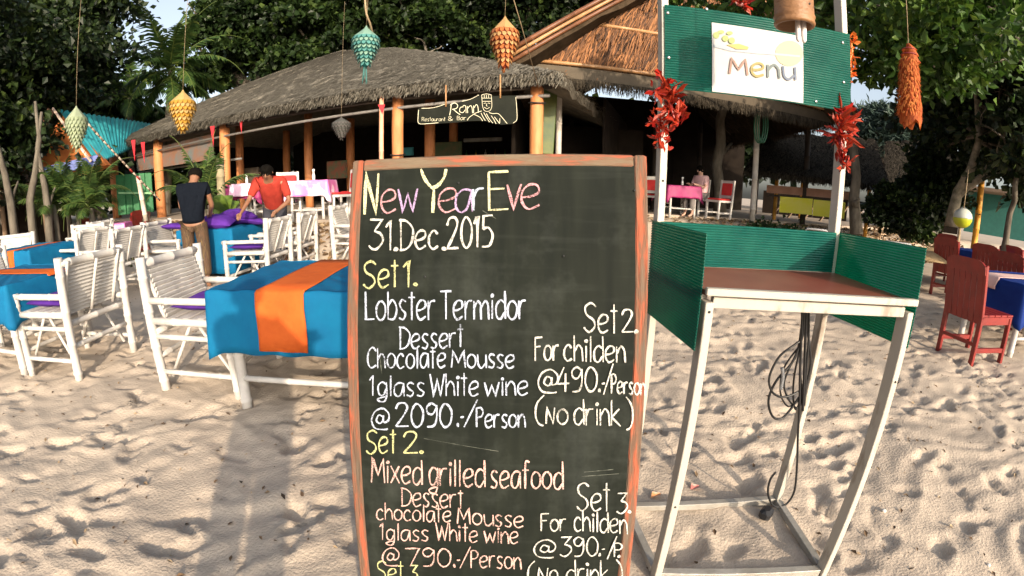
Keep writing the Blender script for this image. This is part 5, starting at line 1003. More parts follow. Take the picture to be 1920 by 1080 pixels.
def chalkmat(name, c):
    if name in MATS: return MATS[name]
    m = bpy.data.materials.new(name); m.use_nodes = True; N = m.node_tree.nodes; L = m.node_tree.links; p = N['Principled BSDF']; p.inputs['Roughness'].default_value = .95
    tc = N.new('ShaderNodeTexCoord'); no = N.new('ShaderNodeTexNoise'); no.inputs['Scale'].default_value = 520; no.inputs['Detail'].default_value = 3; L.new(tc.outputs['Object'], no.inputs['Vector'])
    cr = N.new('ShaderNodeValToRGB'); cr.color_ramp.elements[0].position = .36; cr.color_ramp.elements[1].position = .52; cr.color_ramp.elements[0].color = (*[q * .30 for q in c], 1); cr.color_ramp.elements[1].color = (*c, 1); L.new(no.outputs['Fac'], cr.inputs[0]); L.new(cr.outputs[0], p.inputs['Base Color']); p.inputs['Specular IOR Level'].default_value = .1
    n2 = N.new('ShaderNodeTexNoise'); n2.inputs['Scale'].default_value = 330; n2.inputs['Detail'].default_value = 5; n2.inputs['Roughness'].default_value = .75; L.new(tc.outputs['Object'], n2.inputs['Vector'])
    n3 = N.new('ShaderNodeTexNoise'); n3.inputs['Scale'].default_value = 24; L.new(tc.outputs['Object'], n3.inputs['Vector'])
    ad = N.new('ShaderNodeMath'); ad.operation = 'MULTIPLY_ADD'; ad.inputs[1].default_value = .6; L.new(n3.outputs['Fac'], ad.inputs[0]); L.new(n2.outputs['Fac'], ad.inputs[2])
    mr = N.new('ShaderNodeMapRange'); mr.inputs['From Min'].default_value = .62; mr.inputs['From Max'].default_value = .78; mr.inputs['To Min'].default_value = .25; L.new(ad.outputs[0], mr.inputs['Value']); L.new(mr.outputs[0], p.inputs['Alpha']); MATS[name] = m; return m
CK = dict(cream=chalkmat('cream_chalk', (.62, .60, .37)), white=chalkmat('white_chalk', (.58, .57, .52)), blue=chalkmat('bluish_white_chalk', (.48, .53, .64)), pink=chalkmat('pink_chalk', (.54, .29, .31)), lilac=chalkmat('lilac_chalk', (.42, .30, .48)), yellow=chalkmat('yellow_chalk', (.52, .52, .26)), rose=chalkmat('rose_white_chalk', (.64, .42, .37)), lblue=chalkmat('light_blue_chalk', (.42, .48, .58)))
def word(mb, text, x0, x1, y0, y1, xh, ch, th=3.4, gap=.16, slant=.0):
    """chalk one word with its baseline from photo pixel (x0,y0) to (x1,y1)"""
    x1 -= 4 if len(text) > 3 else 0
    tot = sum(GP[c][0] for c in text) + gap * (len(text) - 1); x = 0
    for c in text:
        w_, strokes = GP[c]
        jx, jy = random.uniform(-.02, .02), random.uniform(-.03, .03)
        for pts, kind in strokes:
            q = []
            for gx_, gy_ in pts:
                u = (x + gx_ * w_ + jx) / tot; px = x0 + (x1 - x0) * u; by = y0 + (y1 - y0) * u
                h = gy_ * xh if gy_ <= 1 and c not in 'NYEDSLTMWPFRCB0123456789@/(k)' else (gy_ * ch / 2 if c in 'NYEDSLTMWPFRCB0123456789@/()' else (xh + (gy_ - 1) * (ch - xh) if gy_ > 1 else gy_ * xh))
                if c in '.:': h = gy_ * 26
                q.append(B2(px + slant * h, by - h - jy * xh))
            SL[0] += 1; ribbon(mb, q, th * PXM, .0008 + .00004 * (SL[0] % 60), .16)
        x += w_ + gap
a_, b_ = B2(900, 600), B2(1000, 600); PXM = (b_[0] - a_[0]) / 100
LN = [  # (what it says, [(text,x0,x1,y0,y1,xh,ch,colour,thickness)])
 ('New Year Eve', [('N', 684, 710, 401, 400, 43, 76, 'cream', 6.6), ('e', 714, 744, 400, 400, 43, 76, 'pink', 4), ('w', 747, 783, 398, 397, 44, 70, 'lilac', 4.2), ('Y', 789, 836, 399, 399, 43, 82, 'cream', 6.4), ('e', 821, 858, 399, 398, 44, 70, 'pink', 4), ('a', 853, 886, 399, 397, 42, 70, 'lilac', 4), ('r', 887, 908, 396, 394, 40, 70, 'lblue', 4.4), ('E', 917, 954, 393, 392, 43, 71, 'cream', 5), ('v', 951, 977, 391, 391, 45, 70, 'pink', 5), ('e', 977, 1014, 391, 391, 46, 70, 'pink', 4.4)]),
 ('31.Dec.2015', [('31', 692, 738, 466, 470, 36, 56, 'white', 4.6), ('.', 738, 747, 471, 471, 36, 56, 'white', 5), ('Dec', 749, 823, 470, 466, 34, 58, 'white', 4.4), ('.', 827, 838, 469, 469, 30, 50, 'white', 4), ('2015', 838, 928, 466, 464, 36, 58, 'white', 4.6)]),
 ('Set 1.', [('Set', 682, 748, 540, 539, 33, 50, 'yellow', 4.2), ('1', 757, 774, 538, 538, 33, 50, 'yellow', 4.2), ('.', 774, 786, 536, 536, 26, 40, 'yellow', 3.2)]),
 ('Lobster Termidor', [('Lobster', 686, 821, 600, 599, 36, 52, 'blue', 3.8), ('Termidor', 826, 991, 599, 598, 35, 52, 'blue', 3.8)]),
 ('Dessert', [('Dessert', 748, 873, 655, 651, 27, 42, 'blue', 3.4)]),
 ('Chocolate Mousse', [('Chocolate', 689, 840, 690, 690, 27, 38, 'blue', 3.4), ('M', 847, 873, 689, 689, 27, 32, 'blue', 3.4), ('ousse', 876, 969, 689, 690, 25, 34, 'blue', 3.4)]),
 ('1glass White wine', [('1glass', 694, 801, 741, 743, 25, 38, 'blue', 3.4), ('White', 807, 902, 743, 742, 27, 42, 'blue', 3.4), ('wine', 909, 994, 742, 741, 26, 36, 'blue', 3.4)]),
 ('@ 2090.-/Person', [('@', 697, 729, 805, 805, 24, 40, 'blue', 3.4), ('2090', 741, 852, 800, 800, 26, 44, 'blue', 4), ('.-', 856, 870, 799, 799, 22, 34, 'blue', 3.6), ('/', 870, 895, 797, 797, 24, 42, 'blue', 3.8), ('Person', 893, 989, 801, 801, 24, 36, 'blue', 3.4)]),
 ('Set 2.', [('Set', 687, 743, 850, 849, 30, 44, 'yellow', 3.8), ('2', 756, 784, 849, 849, 26, 40, 'yellow', 3.8), ('.', 784, 798, 850, 850, 20, 30, 'yellow', 3.2)]),
 ('Mixed grilled seafood', [('Mixed', 697, 796, 903, 908, 32, 46, 'rose', 3.8), ('grilled', 804, 914, 909, 913, 33, 50, 'rose', 3.8), ('seafood', 920, 1060, 913, 916, 31, 52, 'rose', 3.8)]),
 ('Dessert', [('Dessert', 752, 873, 947, 953, 25, 34, 'rose', 3.2)]),
 ('chocolate Mousse', [('chocolate', 706, 850, 974, 979, 20, 32, 'rose', 3.2), ('M', 858, 882, 981, 982, 26, 30, 'rose', 3.2), ('ousse', 886, 986, 983, 989, 21, 30, 'rose', 3.2)]),
 ('1glass White wine', [('1glass', 712, 808, 1011, 1014, 20, 32, 'rose', 3.2), ('White', 817, 900, 1013, 1016, 21, 34, 'rose', 3.2), ('wine', 908, 976, 1016, 1019, 22, 30, 'rose', 3.2)]),
 ('@ 790.-/Person', [('@', 718, 748, 1060, 1060, 20, 34, 'rose', 3.2), ('790', 761, 846, 1060, 1062, 20, 34, 'rose', 3.4), ('.-', 850, 863, 1063, 1063, 18, 30, 'rose', 3.2), ('/', 863, 883, 1062, 1063, 18, 34, 'rose', 3.2), ('Person', 883, 981, 1063, 1067, 22, 32, 'rose', 3.2)]),
 ('Set 3.', [('Set', 707, 757, 1087, 1089, 22, 36, 'yellow', 3.4), ('3.', 768, 792, 1091, 1092, 20, 32, 'yellow', 3.4)]),
 ('Set 2. (right column)', [('Set', 1095, 1158, 622, 625, 34, 54, 'white', 3.6), ('2', 1165, 1187, 623, 623, 28, 42, 'white', 3.6), ('.', 1187, 1198, 624, 624, 20, 34, 'white', 4)]),
 ('For childen (right column)', [('For', 1003, 1048, 676, 675, 28, 43, 'white', 3.6), ('childen', 1057, 1176, 677, 679, 30, 48, 'white', 3.6)]),
 ('@490.-/Person', [('@', 1009, 1045, 737, 737, 26, 44, 'white', 3.4), ('490', 1043, 1120, 734, 734, 26, 46, 'white', 3.6), ('.-', 1121, 1134, 734, 734, 20, 34, 'white', 3.4), ('/', 1131, 1149, 736, 737, 24, 48, 'white', 3.4), ('Person', 1146, 1214, 737, 741, 22, 36, 'white', 3.2)]),
 ('(No drink)', [('(', 1001, 1020, 792, 792, 26, 44, 'white', 3.4), ('N', 1024, 1040, 794, 794, 20, 30, 'white', 3.4), ('o', 1044, 1065, 795, 795, 28, 34, 'white', 3.4), ('drink', 1076, 1168, 796, 799, 31, 48, 'white', 3.4), (')', 1173, 1188, 798, 798, 26, 48, 'white', 3.4)]),
 ('Set 3. (right column)', [('Set', 1082, 1144, 956, 959, 32, 52, 'white', 3.5), ('3', 1156, 1176, 962, 962, 24, 38, 'white', 3.5), ('.', 1175, 1185, 962, 962, 20, 30, 'white', 3.2)]),
 ('For childen (right column)', [('For', 1014, 1062, 995, 995, 22, 32, 'white', 3.3), ('childen', 1076, 1180, 995, 1000, 26, 38, 'white', 3.3)]),
 ('@ 390.-/P.', [('@', 1002, 1041, 1045, 1045, 20, 34, 'white', 3.3), ('390', 1050, 1121, 1042, 1042, 20, 36, 'white', 3.4), ('.-', 1122, 1134, 1042, 1042, 18, 30, 'white', 3.3), ('/', 1138, 1156, 1044, 1045, 20, 36, 'white', 3.3), ('P', 1151, 1167, 1043, 1044, 16, 26, 'white', 3.2), ('.', 1157, 1164, 1045, 1045, 18, 30, 'white', 3)]),
 ('(No drink)', [('(', 988, 1003, 1090, 1090, 20, 34, 'white', 3.2), ('No', 1009, 1046, 1090, 1090, 22, 26, 'white', 3.2), ('drink', 1062, 1146, 1090, 1092, 24, 42, 'white', 3.2), (')', 1155, 1168, 1090, 1090, 20, 36, 'white', 3.2)])]
for says, ws in LN:
    cols = []; mb = MB()
    for wd in ws:
        cn = wd[7]
        if cn not in cols: cols.append(cn)
        mb.cur = cols.index(cn); word(mb, *wd[:7], th=wd[8] * .93)
    mb.build('chalk_writing', [CK[c] for c in cols], bd, label='chalked words reading ' + says.replace(' (right column)', ' in the right hand column'))
mb = MB()   # chalk smears and scratches on the board
for k, pts in enumerate((((795, 822), (835, 830), (880, 838), (935, 846)), ((1095, 885), (1150, 880)), ((1090, 893), (1160, 888)), ((905, 395), (930, 410)), ((712, 665), (716, 700)))):
    mb = MB(); q = [B2(*p_) for p_ in pts]; q = [(q[0][0] + (q[-1][0] - q[0][0]) * i / 10, q[0][1] + (q[-1][1] - q[0][1]) * i / 10) for i in range(11)]; ribbon(mb, q, .0009, .0005 + k * .00003, .8); mb.build('scratch', mat('chalk_dust', (.16, .17, .14), (.08, .09, .07), rough=.9, scale=90), bd)

# ================================================================= MENU STAND
st_w = mat('cream_painted_metal', (.41, .38, .325), (.27, .235, .19), rough=.5, scale=11, vec=(1, 1, .4), bump=.25, bscale=20, coat=.1, detail=10, thr=.60, col3=(.16, .11, .075))
st = thing('menu_stand', 'tall cream metal menu stand with green corrugated side panels, brown counter and sign board', 'menu stand', (.85, 1.27, 0))
FL, FR, BL_, BR = Vector((.522, 1.115, 0)), Vector((1.152, 1.01, 0)), Vector((.492, 1.492, 0)), Vector((1.185, 1.448, 0))
ux = (FR - FL).normalized(); uy = Vector((-ux.y, ux.x, 0)); ROT = Matrix.Rotation(math.atan2(ux.y, ux.x), 3, 'Z')
def sbox(name, c, size, m=st_w, parent=st, bev=.002, rot=ROT): b = MB(); b.box(c, size, rot, bev); return b.build(name, m, parent, True)
LG = .032; CZ = 1.045
for P_, top in ((FL, CZ - .03), (FR, CZ - .03), (BL_, 2.35), (BR, 2.35)): sbox('leg', P_ + Vector((0, 0, (top - .05) / 2)), (.025, .046, top + .05), rot=Matrix.Identity(3))
def srail(a, b, z, w_, h, name='rail', m=st_w): 
    a = a + Vector((0, 0, z)); b = b + Vector((0, 0, z)); d = (b - a).normalized() * ((.0135 if abs((b - a).x) > abs((b - a).y) else .024)); q = MB(); q.beam(a + d, b - d, w_, h, bev=.002); return q.build(name, m, st, True)
galv = mat('galvanised_rail', (.42, .40, .36), (.30, .28, .24), rough=.4, scale=8, bump=.2, metal=.3)
srail(FL, FR, .02, .03, .03, m=galv); srail(BL_, BR, .02, .03, .03, m=galv); srail(FL, BL_, .02, .03, .03, m=galv); srail(FR, BR, .02, .03, .03, m=galv)
srail(FL, FR, CZ - .032, .028, .030, 'front_beam'); srail(BL_, BR, CZ - .03, .03, .03); srail(FL, BL_, CZ - .03, .028, .03); srail(FR, BR, CZ - .03, .028, .03); srail(BL_, BR, 2.33, .03, .03, 'top_beam')
a_ = FL + Vector((-.015, -.02, CZ)); b_ = FR + Vector((.018, -.02, CZ)); q = MB(); q.beam(a_, b_, .022, .020, bev=.002); q.build('front_beam', st_w, st, True)
brown = mat('brown_counter_top', (.20, .05, .035), (.27, .09, .06), rough=.32, scale=4, spec=.3)
q = MB(); k1, k2, k3, k4 = FL + Vector((-.01, -.008, CZ)), FR + Vector((.012, -.008, CZ)), BR + Vector((.01, -.02, CZ)), BL_ + Vector((.0, -.02, CZ)); vs = [k1, k2, k3, k4]
q.add(vs + [v - Vector((0, 0, .014)) for v in vs], [(0, 1, 2, 3), (7, 6, 5, 4)] + [(i, i + 4, (i + 1) % 4 + 4, (i + 1) % 4) for i in range(4)]); q.build('counter_top', brown, st, True)
def green_mat():
    m = bpy.data.materials.new('green_corrugated_plastic'); m.use_nodes = True; N = m.node_tree.nodes; L = m.node_tree.links; p = N['Principled BSDF']; out = N['Material Output']
    p.inputs['Base Color'].default_value = (.006, .13, .10, 1); p.inputs['Roughness'].default_value = .16; p.inputs['Coat Weight'].default_value = .5; p.inputs['Coat Roughness'].default_value = .08
    tcg = N.new('ShaderNodeTexCoord'); ng = N.new('ShaderNodeTexNoise'); ng.inputs['Scale'].default_value = 7; ng.inputs['Detail'].default_value = 9; ng.inputs['Roughness'].default_value = .7; L.new(tcg.outputs['Object'], ng.inputs['Vector'])
    cg = N.new('ShaderNodeValToRGB'); cg.color_ramp.elements[0].position = .38; cg.color_ramp.elements[1].position = .68; cg.color_ramp.elements[0].color = (.004, .10, .085, 1); cg.color_ramp.elements[1].color = (.02, .17, .13, 1); L.new(ng.outputs['Fac'], cg.inputs[0]); L.new(cg.outputs[0], p.inputs['Base Color'])
    rg = N.new('ShaderNodeMapRange'); rg.inputs['To Min'].default_value = .10; rg.inputs['To Max'].default_value = .34; L.new(ng.outputs['Fac'], rg.inputs['Value']); L.new(rg.outputs[0], p.inputs['Roughness'])
    t = N.new('ShaderNodeBsdfTranslucent'); t.inputs[0].default_value = (.02, .50, .30, 1); tr = N.new('ShaderNodeBsdfTransparent'); tr.inputs[0].default_value = (.05, .50, .38, 1)
    a = N.new('ShaderNodeMixShader'); a.inputs[0].default_value = .24; L.new(p.outputs[0], a.inputs[1]); L.new(t.outputs[0], a.inputs[2])
    b = N.new('ShaderNodeMixShader'); b.inputs[0].default_value = .28; L.new(a.outputs[0], b.inputs[1]); L.new(tr.outputs[0], b.inputs[2]); L.new(b.outputs[0], out.inputs[0]); return m
gm = green_mat()
def corr(name, p00, p10, p11, p01, parent, thick=.0025, pitch=.0085, amp=.0016, label=None):
    """ribbed sheet: p00-p10 lower edge, p01-p11 upper edge, ribs run along the sheet"""
    p00, p10, p11, p01 = [Vector(p) for p in (p00, p10, p11, p01)]; nrm = (p10 - p00).cross(p01 - p00).normalized(); H = max((p01 - p00).length, (p11 - p10).length); nv = max(6, int(H / pitch) * 4); vs = []
    for j in range(nv + 1):
        o_ = nrm * amp * math.sin(j * math.pi / 2); vs += [p00.lerp(p01, j / nv) + o_, p10.lerp(p11, j / nv) + o_]
    k = len(vs); vs += [v + nrm * thick for v in vs]; fs = []
    for j in range(nv): a = 2 * j; fs += [(a, a + 2, a + 3, a + 1), (k + a + 1, k + a + 3, k + a + 2, k + a), (a, k + a, k + a + 2, a + 2), (a + 1, a + 3, k + a + 3, k + a + 1)]
    fs += [(0, 1, k + 1, k), (2 * nv + 1, 2 * nv, k + 2 * nv, k + 2 * nv + 1)]
    m = MB(); m.add(vs, fs); return m.build(name, gm, parent, True, label)
PT = 1.195; PB = .875; e_ = .022
lo, hi = Vector((0, 0, PB)), Vector((0, 0, PT)); lx = -ux * e_; rx_ = ux * e_
l0, l1 = FL + lx - uy * .012, BL_ + lx * 1.0 + uy * .005
corr('side_panel', l0 + lo, l1 + lo, l1 + hi, l0 + hi, st)
r0, r1 = FR + rx_ - uy * .02, BR + rx_ * .8 + uy * .005
corr('side_panel', r1 + lo + Vector((0, 0, .01)), r0 + lo + Vector((0, 0, .03)), r0 + hi + Vector((0, 0, .01)), r1 + hi, st)
bb = uy * (-.023 - .004); corr('back_panel', BL_ + bb + ux * .004 + Vector((0, 0, CZ + .003)), BR + bb - ux * .004 + Vector((0, 0, CZ + .003)), BR + bb - ux * .004 + hi, BL_ + bb + ux * .004 + hi, st)
# the sign across the uprights
s0, s1 = BL_ + uy * (-.023 - .006) + ux * .0, BR + uy * (-.023 - .006) + ux * .018
SB, ST = 1.635, 1.925
sg = corr('sign_panel', s0 + Vector((0, 0, SB)), s1 + Vector((0, 0, SB)), s1 + Vector((0, 0, ST)), s0 + Vector((0, 0, ST)), st)
sn = (s1 - s0).normalized(); sf = Vector((sn.y, -sn.x, 0))
def S2(px, py, off=0.0): return plane_pt(px, py, s0 + sf * off, sf)
pw = mat('white_poster', (.44, .435, .43), (.41, .405, .40), rough=.7, spec=.12)
q = MB(); c4 = [S2(1335, 193, .006), S2(1506, 199, .006), S2(1506, 83, .006), S2(1336, 41, .006)]
x0_, x1_ = (c4[0] - s0).dot(sn), (c4[1] - s0).dot(sn); base = s0 + sf * .006
c4 = [base + sn * x0_ + Vector((0, 0, SB + .003)), base + sn * x1_ + Vector((0, 0, SB + .003)), base + sn * x1_ + Vector((0, 0, 1.878)), base + sn * x0_ + Vector((0, 0, 1.878))]
q.add(c4 + [v + sf * -.003 for v in c4], [(0, 1, 2, 3), (7, 6, 5, 4)] + [(i, i + 4, (i + 1) % 4 + 4, (i + 1) % 4) for i in range(4)]); po = q.build('poster', pw, sg, True)
def spaint(name, pts, col, k, off=.0075):
    q = MB(); n = len(pts); vs = [S2(x, y, off + k * .0003) for x, y in pts]; q.add(vs, [tuple(range(n))]); return q.build(name, mat('faded_' + name + str(k), col, tuple(c * .95 for c in col), rough=.8, spec=.1), sg, True)
circ = lambda cx, cy, r, ry=None: [(cx + r * math.cos(a), cy + (ry or r) * math.sin(a)) for a in np.linspace(0, 2 * math.pi, 20)[:-1]]
spaint('faded_sun', circ(1480, 100, 26, 24), (.43, .40, .27), 1); spaint('faded_band', [(1338, 83), (1370, 92), (1420, 97), (1500, 104), (1500, 107), (1420, 101), (1370, 96), (1338, 88)], (.32, .36, .40), 2)
spaint('faded_shore', [(1362, 84), (1385, 82), (1404, 88), (1402, 93), (1380, 92)], (.40, .34, .14), 3)
for i, (x, y) in enumerate(((1343, 66), (1352, 60), (1360, 72), (1368, 62), (1372, 76))): spaint('faded_palm', circ(x, y, 6, 3.5 if i % 2 else 6), (.30, .35, .16), 4 + i)
def swrite(txt, x0, x1, y0, y1, xh, ch, th, col, nm, capall=False):
    tot = sum(GP[c][0] for c in txt) + .25 * (len(txt) - 1); x = 0
    for k, c in enumerate(txt):
        w_, ss = GP[c]; mb = MB()
        for si, (pts, kd) in enumerate(ss):
            q = []
            for gx_, gy_ in pts:
                u = (x + gx_ * w_) / tot; h = gy_ * ch / 2 if c in 'MTRS' else gy_ * xh; v = S2(x0 + (x1 - x0) * u, y0 + (y1 - y0) * u - h, .0105 + si * .0002); q.append(v)
            t_ = th * (q[0] - S2(x0, y0)).length * 0 + th * .00085; vs = []
            for i, v in enumerate(q):
                d = (q[min(len(q) - 1, i + 1)] - q[max(0, i - 1)]).normalized(); n_ = d.cross(sf).normalized(); vs += [v + n_ * t_, v - n_ * t_]
            mb.add(vs, [(2 * i, 2 * i + 1, 2 * i + 3, 2 * i + 2) for i in range(len(q) - 1)])
        mb.build(nm, mat(nm + str(k % 4), col[k % len(col)], rough=.8, spec=.1), sg, True); x += w_ + .25
swrite('Menu', 1368, 1492, 138, 150, 24, 30, 5, [(.29, .20, .17), (.29, .25, .12), (.17, .20, .20), (.17, .20, .26)], 'letter')
for px, py in ((1252, 24), (1254, 108), (1580, 80), (1582, 154), (1530, 190), (1325, 17), (1262, 170)):
    v = S2(px, py, .004); q = MB(); q.lathe([(.006, 0), (.005, .002), (.002, .0035)], n=8); o = q.build('screw', mat('screw_steel', (.7, .7, .68), rough=.2, metal=.8), sg); M_ = wm(sg).inverted(); o.location = M_ @ v; o.rotation_mode = 'QUATERNION'; o.rotation_quaternion = sf.to_track_quat('Z', 'Y')
for P_ in (FL + Vector((0, -.0245, .99)), FL + Vector((0, -.0245, .35)), FR + Vector((0, -.0245, .80)), BL_ + Vector((0, -.0245, 1.33))):
    q = MB(); q.lathe([(.004, 0), (.003, .002)], n=8); o = q.build('rivet', mat('nail', (.02, .02, .02)), st); o.location = wm(st).inverted() @ P_; o.rotation_euler = (R(90), 0, 0)
# bamboo lamp with its twin tube bulb
lc = at(1489, 22, D=1.33); lp = thing('bamboo_lamp', 'bamboo section lampshade with a twin tube bulb hanging in front of the green menu sign', 'lamp', lc)
bl_m = mat('cut_bamboo', (.27, .135, .055), (.19, .09, .035), rough=.5, scale=6, vec=(2, 2, 5), bump=.3); bin_ = mat('bamboo_inside', (.14, .08, .04), rough=.8)
rr_ = .055; q = MB(); n = 26
prof = [(rr_ * .985, .11), (rr_, .105), (rr_ * .985, .02), (rr_ * 1.0, -.012), (rr_ * 1.05, -.018), (rr_ * 1.0, -.024), (rr_ * 1.0, -.030), (rr_ * 1.04, -.036), (rr_ * .99, -.042), (rr_ * .88, -.043), (rr_ * .86, .02), (rr_ * .85, .08), (.0, .082)]
q.lathe(prof, n=n, cap=False); q.add([(rr_ * .985 * math.cos(a), rr_ * .985 * math.sin(a), .11) for a in np.linspace(0, 2 * math.pi, n + 1)[:-1]], [tuple(range(n))]); q.build('shade', bl_m, lp)
for a in (R(-75), R(-45), R(20), R(150)): q = MB(); q.lathe([(.0028, 0), (.0028, .002)], n=7); o = q.build('hole', mat('nail', (.02, .02, .02)), lp); o.location = (rr_ * .995 * math.cos(a), rr_ * .995 * math.sin(a), .008); o.rotation_euler = (0, R(90), a)
q = MB(); q.lathe([(.018, .03), (.02, .0), (.018, -.015)], n=12); q.build('socket', mat('white_plastic', (.75, .72, .68), rough=.4), lp)
for dx in (-.0095, .0095):
    q = MB(); q.tube([(dx + .012, -.012, -.01), (dx + .012, -.012, -.06), (dx + .012, -.012, -.082), (dx + .012, -.012, -.088)], [.0075, .0075, .0065, .003], 10); q.build('bulb_tube', mat('frosted_glass', (.82, .76, .74), rough=.2), lp)
q = MB(); q.tube([(0, 0, .11), (0, 0, .5)], .003, 6); q.tube([(0, 0, .5), (.0, .12, .50), (-.02, .25, .5)], .006, 6); q.build('cord', mat('black_cable', (.012, .012, .013), rough=.4), lp)
# cable bundle on the right rear leg
cab = mat('black_cable', (.012, .012, .013)); cb = thing('cable_bundle', 'tangle of black cables looped down the right rear leg of the menu stand', 'cables', BR + Vector((-.04, -.05, .8)))
def P3(px, py, dy=0.0): d = _dir(px, py); return Vector((0, 0, CAM_H)) + d * ((1.40 + dy) / d.y)
def sm(pts, k=6):
    P = [pts[0]] + pts + [pts[-1]]; out = []
    for i in range(1, len(P) - 2):
        for t in range(k):
            t /= k; out.append(.5 * ((2 * P[i]) + (P[i + 1] - P[i - 1]) * t + (2 * P[i - 1] - 5 * P[i] + 4 * P[i + 1] - P[i + 2]) * t * t + (3 * P[i] - P[i - 1] - 3 * P[i + 1] + P[i + 2]) * t ** 3))
    return out + [pts[-1]]
loops = [[(1505, 558), (1503, 620), (1500, 700), (1499, 760), (1496, 820), (1494, 880), (1488, 925), (1470, 948), (1450, 948), (1440, 925), (1444, 900), (1455, 885)],
         [(1508, 560), (1505, 630), (1492, 645), (1462, 668), (1443, 705), (1446, 732), (1462, 744), (1480, 742), (1500, 733)],
         [(1502, 640), (1485, 680), (1455, 715), (1441, 750), (1448, 780), (1465, 785), (1482, 768), (1498, 745)],
         [(1512, 560), (1510, 640), (1508, 700), (1505, 770)], [(1516, 562), (1516, 640), (1512, 690), (1508, 760)],
         [(1504, 600), (1495, 660), (1480, 690), (1470, 720), (1478, 748), (1494, 765), (1500, 750)], [(1500, 655), (1490, 700), (1487, 740), (1492, 768), (1502, 740), (1500, 690)],
         [(1509, 575), (1515, 625), (1520, 680), (1512, 720), (1500, 760)], [(1498, 650), (1470, 690), (1463, 735), (1478, 762), (1500, 748)]]
for i, l in enumerate(loops):
    q = MB(); q.tube(sm([P3(x, y, .004 * i - .015) for x, y in l]), (.0050, .0046, .0050, .0058, .005, .0042, .004, .005, .0038)[i], 7); q.build('cable', cab, cb, True)
q = MB(); q.tube(sm([P3(1466, 690, -.02), P3(1468, 705, -.02), P3(1464, 730, -.02)]), .007, 8); q.build('plug', mat('grey_plug', (.3, .3, .3), rough=.5), cb, True)
# dark stone and plug lying by the left foot of the stand rail
q = MB(); q.box(at(1437, 962, z=.03), (.07, .05, .05), Matrix.Rotation(.7, 3, 'Z'), .012); o = q.build('power_adapter', mat('black_plastic', (.015, .015, .017), rough=.5)); tag(o, 'small black adapter lying in the sand at the foot of the cable-hung leg', 'adapter')
for i, (px, py, col, lab) in enumerate(((1230, 925, (.6, .2, .02), 'orange petal scrap on the sand seen left of the front left leg'), (1303, 912, (.55, .06, .06), 'red and white wrapper scrap on the sand right of the front left leg'))):
    v = at(px, py, z=.02); q = MB(); q.add([(-.025, -.012, 0), (.02, -.016, .012), (.028, .012, .004), (-.012, .018, .014)], [(0, 1, 2), (0, 2, 3)]); o = q.build('scrap', mat('scrap%d' % i, col, (.6, .5, .4), rough=.6, scale=40)); o.location = (v.x, v.y, sz(v.x, v.y) + .006); tag(o, lab, 'litter')
for i, (px, py, s, lab) in enumerate(((1655, 963, .012, 'small white shell lying alone on the open sand lower right'), (1690, 680, .011, 'dark pebble in the sand between stand and red chair'), (700, 700, .01, 'pebble'), (1853, 1060, .010, 'pale pebble near the lower right corner of the sand'))):
    if lab == 'pebble': continue
    v = at(px, py, z=.0); q = MB(); q.lathe([(.2 * s, 0), (s, .3 * s), (.9 * s, .7 * s), (.3 * s, s)], n=9, wob=.15); o = q.build('shell' if 'shell' in lab else 'pebble', mat('shell%d' % i, (.8, .78, .72) if 'white' in lab or 'pale' in lab else (.05, .05, .05), rough=.5)); o.location = (v.x, v.y, sz(v.x, v.y)); tag(o, lab, 'shell' if 'shell' in lab else 'pebble')
# red tinsel leaf garlands tied round the uprights
rl = mat('red_tinsel', (.40, .015, .008), (.22, .006, .006), rough=.3, rnd=True, col3=(.38, .05, .018), transl=.2)
def garland(label, pts, n, ln, wd, spread, seed, m=rl, name='red_garland', per=1.0):
    r = np.random.default_rng(seed); P = np.array([pts[int(i)] for i in r.integers(0, len(pts), n)]); t = thing(name, label, 'garland', tuple(P.mean(0)))
    P = P + r.normal(0, .008, (n, 3)); d = r.normal(0, 1, (n, 3)); d[:, 1] -= .5; d /= np.linalg.norm(d, axis=1)[:, None]; L_ = ln * r.uniform(.35, .95, n); s = np.cross(d, r.normal(0, 1, (n, 3))); s /= np.linalg.norm(s, axis=1)[:, None]; u = np.cross(s, d); W_ = wd * r.uniform(.6, 1.2, n)
    V = np.zeros((n, 6, 3)); V[:, 0] = P; m1 = P + d * (L_ * .4)[:, None]; V[:, 1] = m1 + s * W_[:, None] - u * (W_ * .4)[:, None]; V[:, 2] = P + d * (L_ * .8)[:, None] + s * (W_ * .6)[:, None]; V[:, 3] = P + d * L_[:, None] - u * (L_ * .12)[:, None]; V[:, 4] = P + d * (L_ * .8)[:, None] - s * (W_ * .6)[:, None]; V[:, 5] = m1 - s * W_[:, None] - u * (W_ * .4)[:, None]
    b = np.arange(n) * 6; F = np.concatenate([np.stack([b, b + 1, b + 2, b + 4], 1), np.stack([b, b + 4, b + 5, b], 1)[:, :4]]); F1 = np.stack([b, b + 1, b + 2], 1); F2 = np.stack([b, b + 2, b + 3], 1); F3 = np.stack([b, b + 3, b + 4], 1); F4 = np.stack([b, b + 4, b + 5], 1)
    o = npmesh('tinsel_leaves', V.reshape(-1, 3), np.concatenate([F1, F2, F3, F4]), m, t, rnd=np.repeat(r.uniform(0, 1, n), 6)); q = MB(); q.tube([Vector(p) for p in pts], .005, 6); q.build('cord', m, t, True); return t
def gp_(l, D, k=8): return sm([at(x, y, D=D) for x, y in l], k)
garland('red tinsel leaf garland wound round the left upright just under the green sign', [tuple(v) for v in gp_([(1238, 142), (1248, 158), (1230, 170), (1244, 182), (1262, 180), (1258, 200), (1270, 215), (1268, 235), (1255, 190)], 1.545)], 70, .075, .010, .05, 1)
garland('loose lower bunch of red tinsel leaves on the left upright beside the dark hall', [tuple(v) for v in gp_([(1226, 222), (1236, 230), (1242, 245), (1236, 262), (1238, 278)], 1.55)], 42, .065, .009, .05, 2)
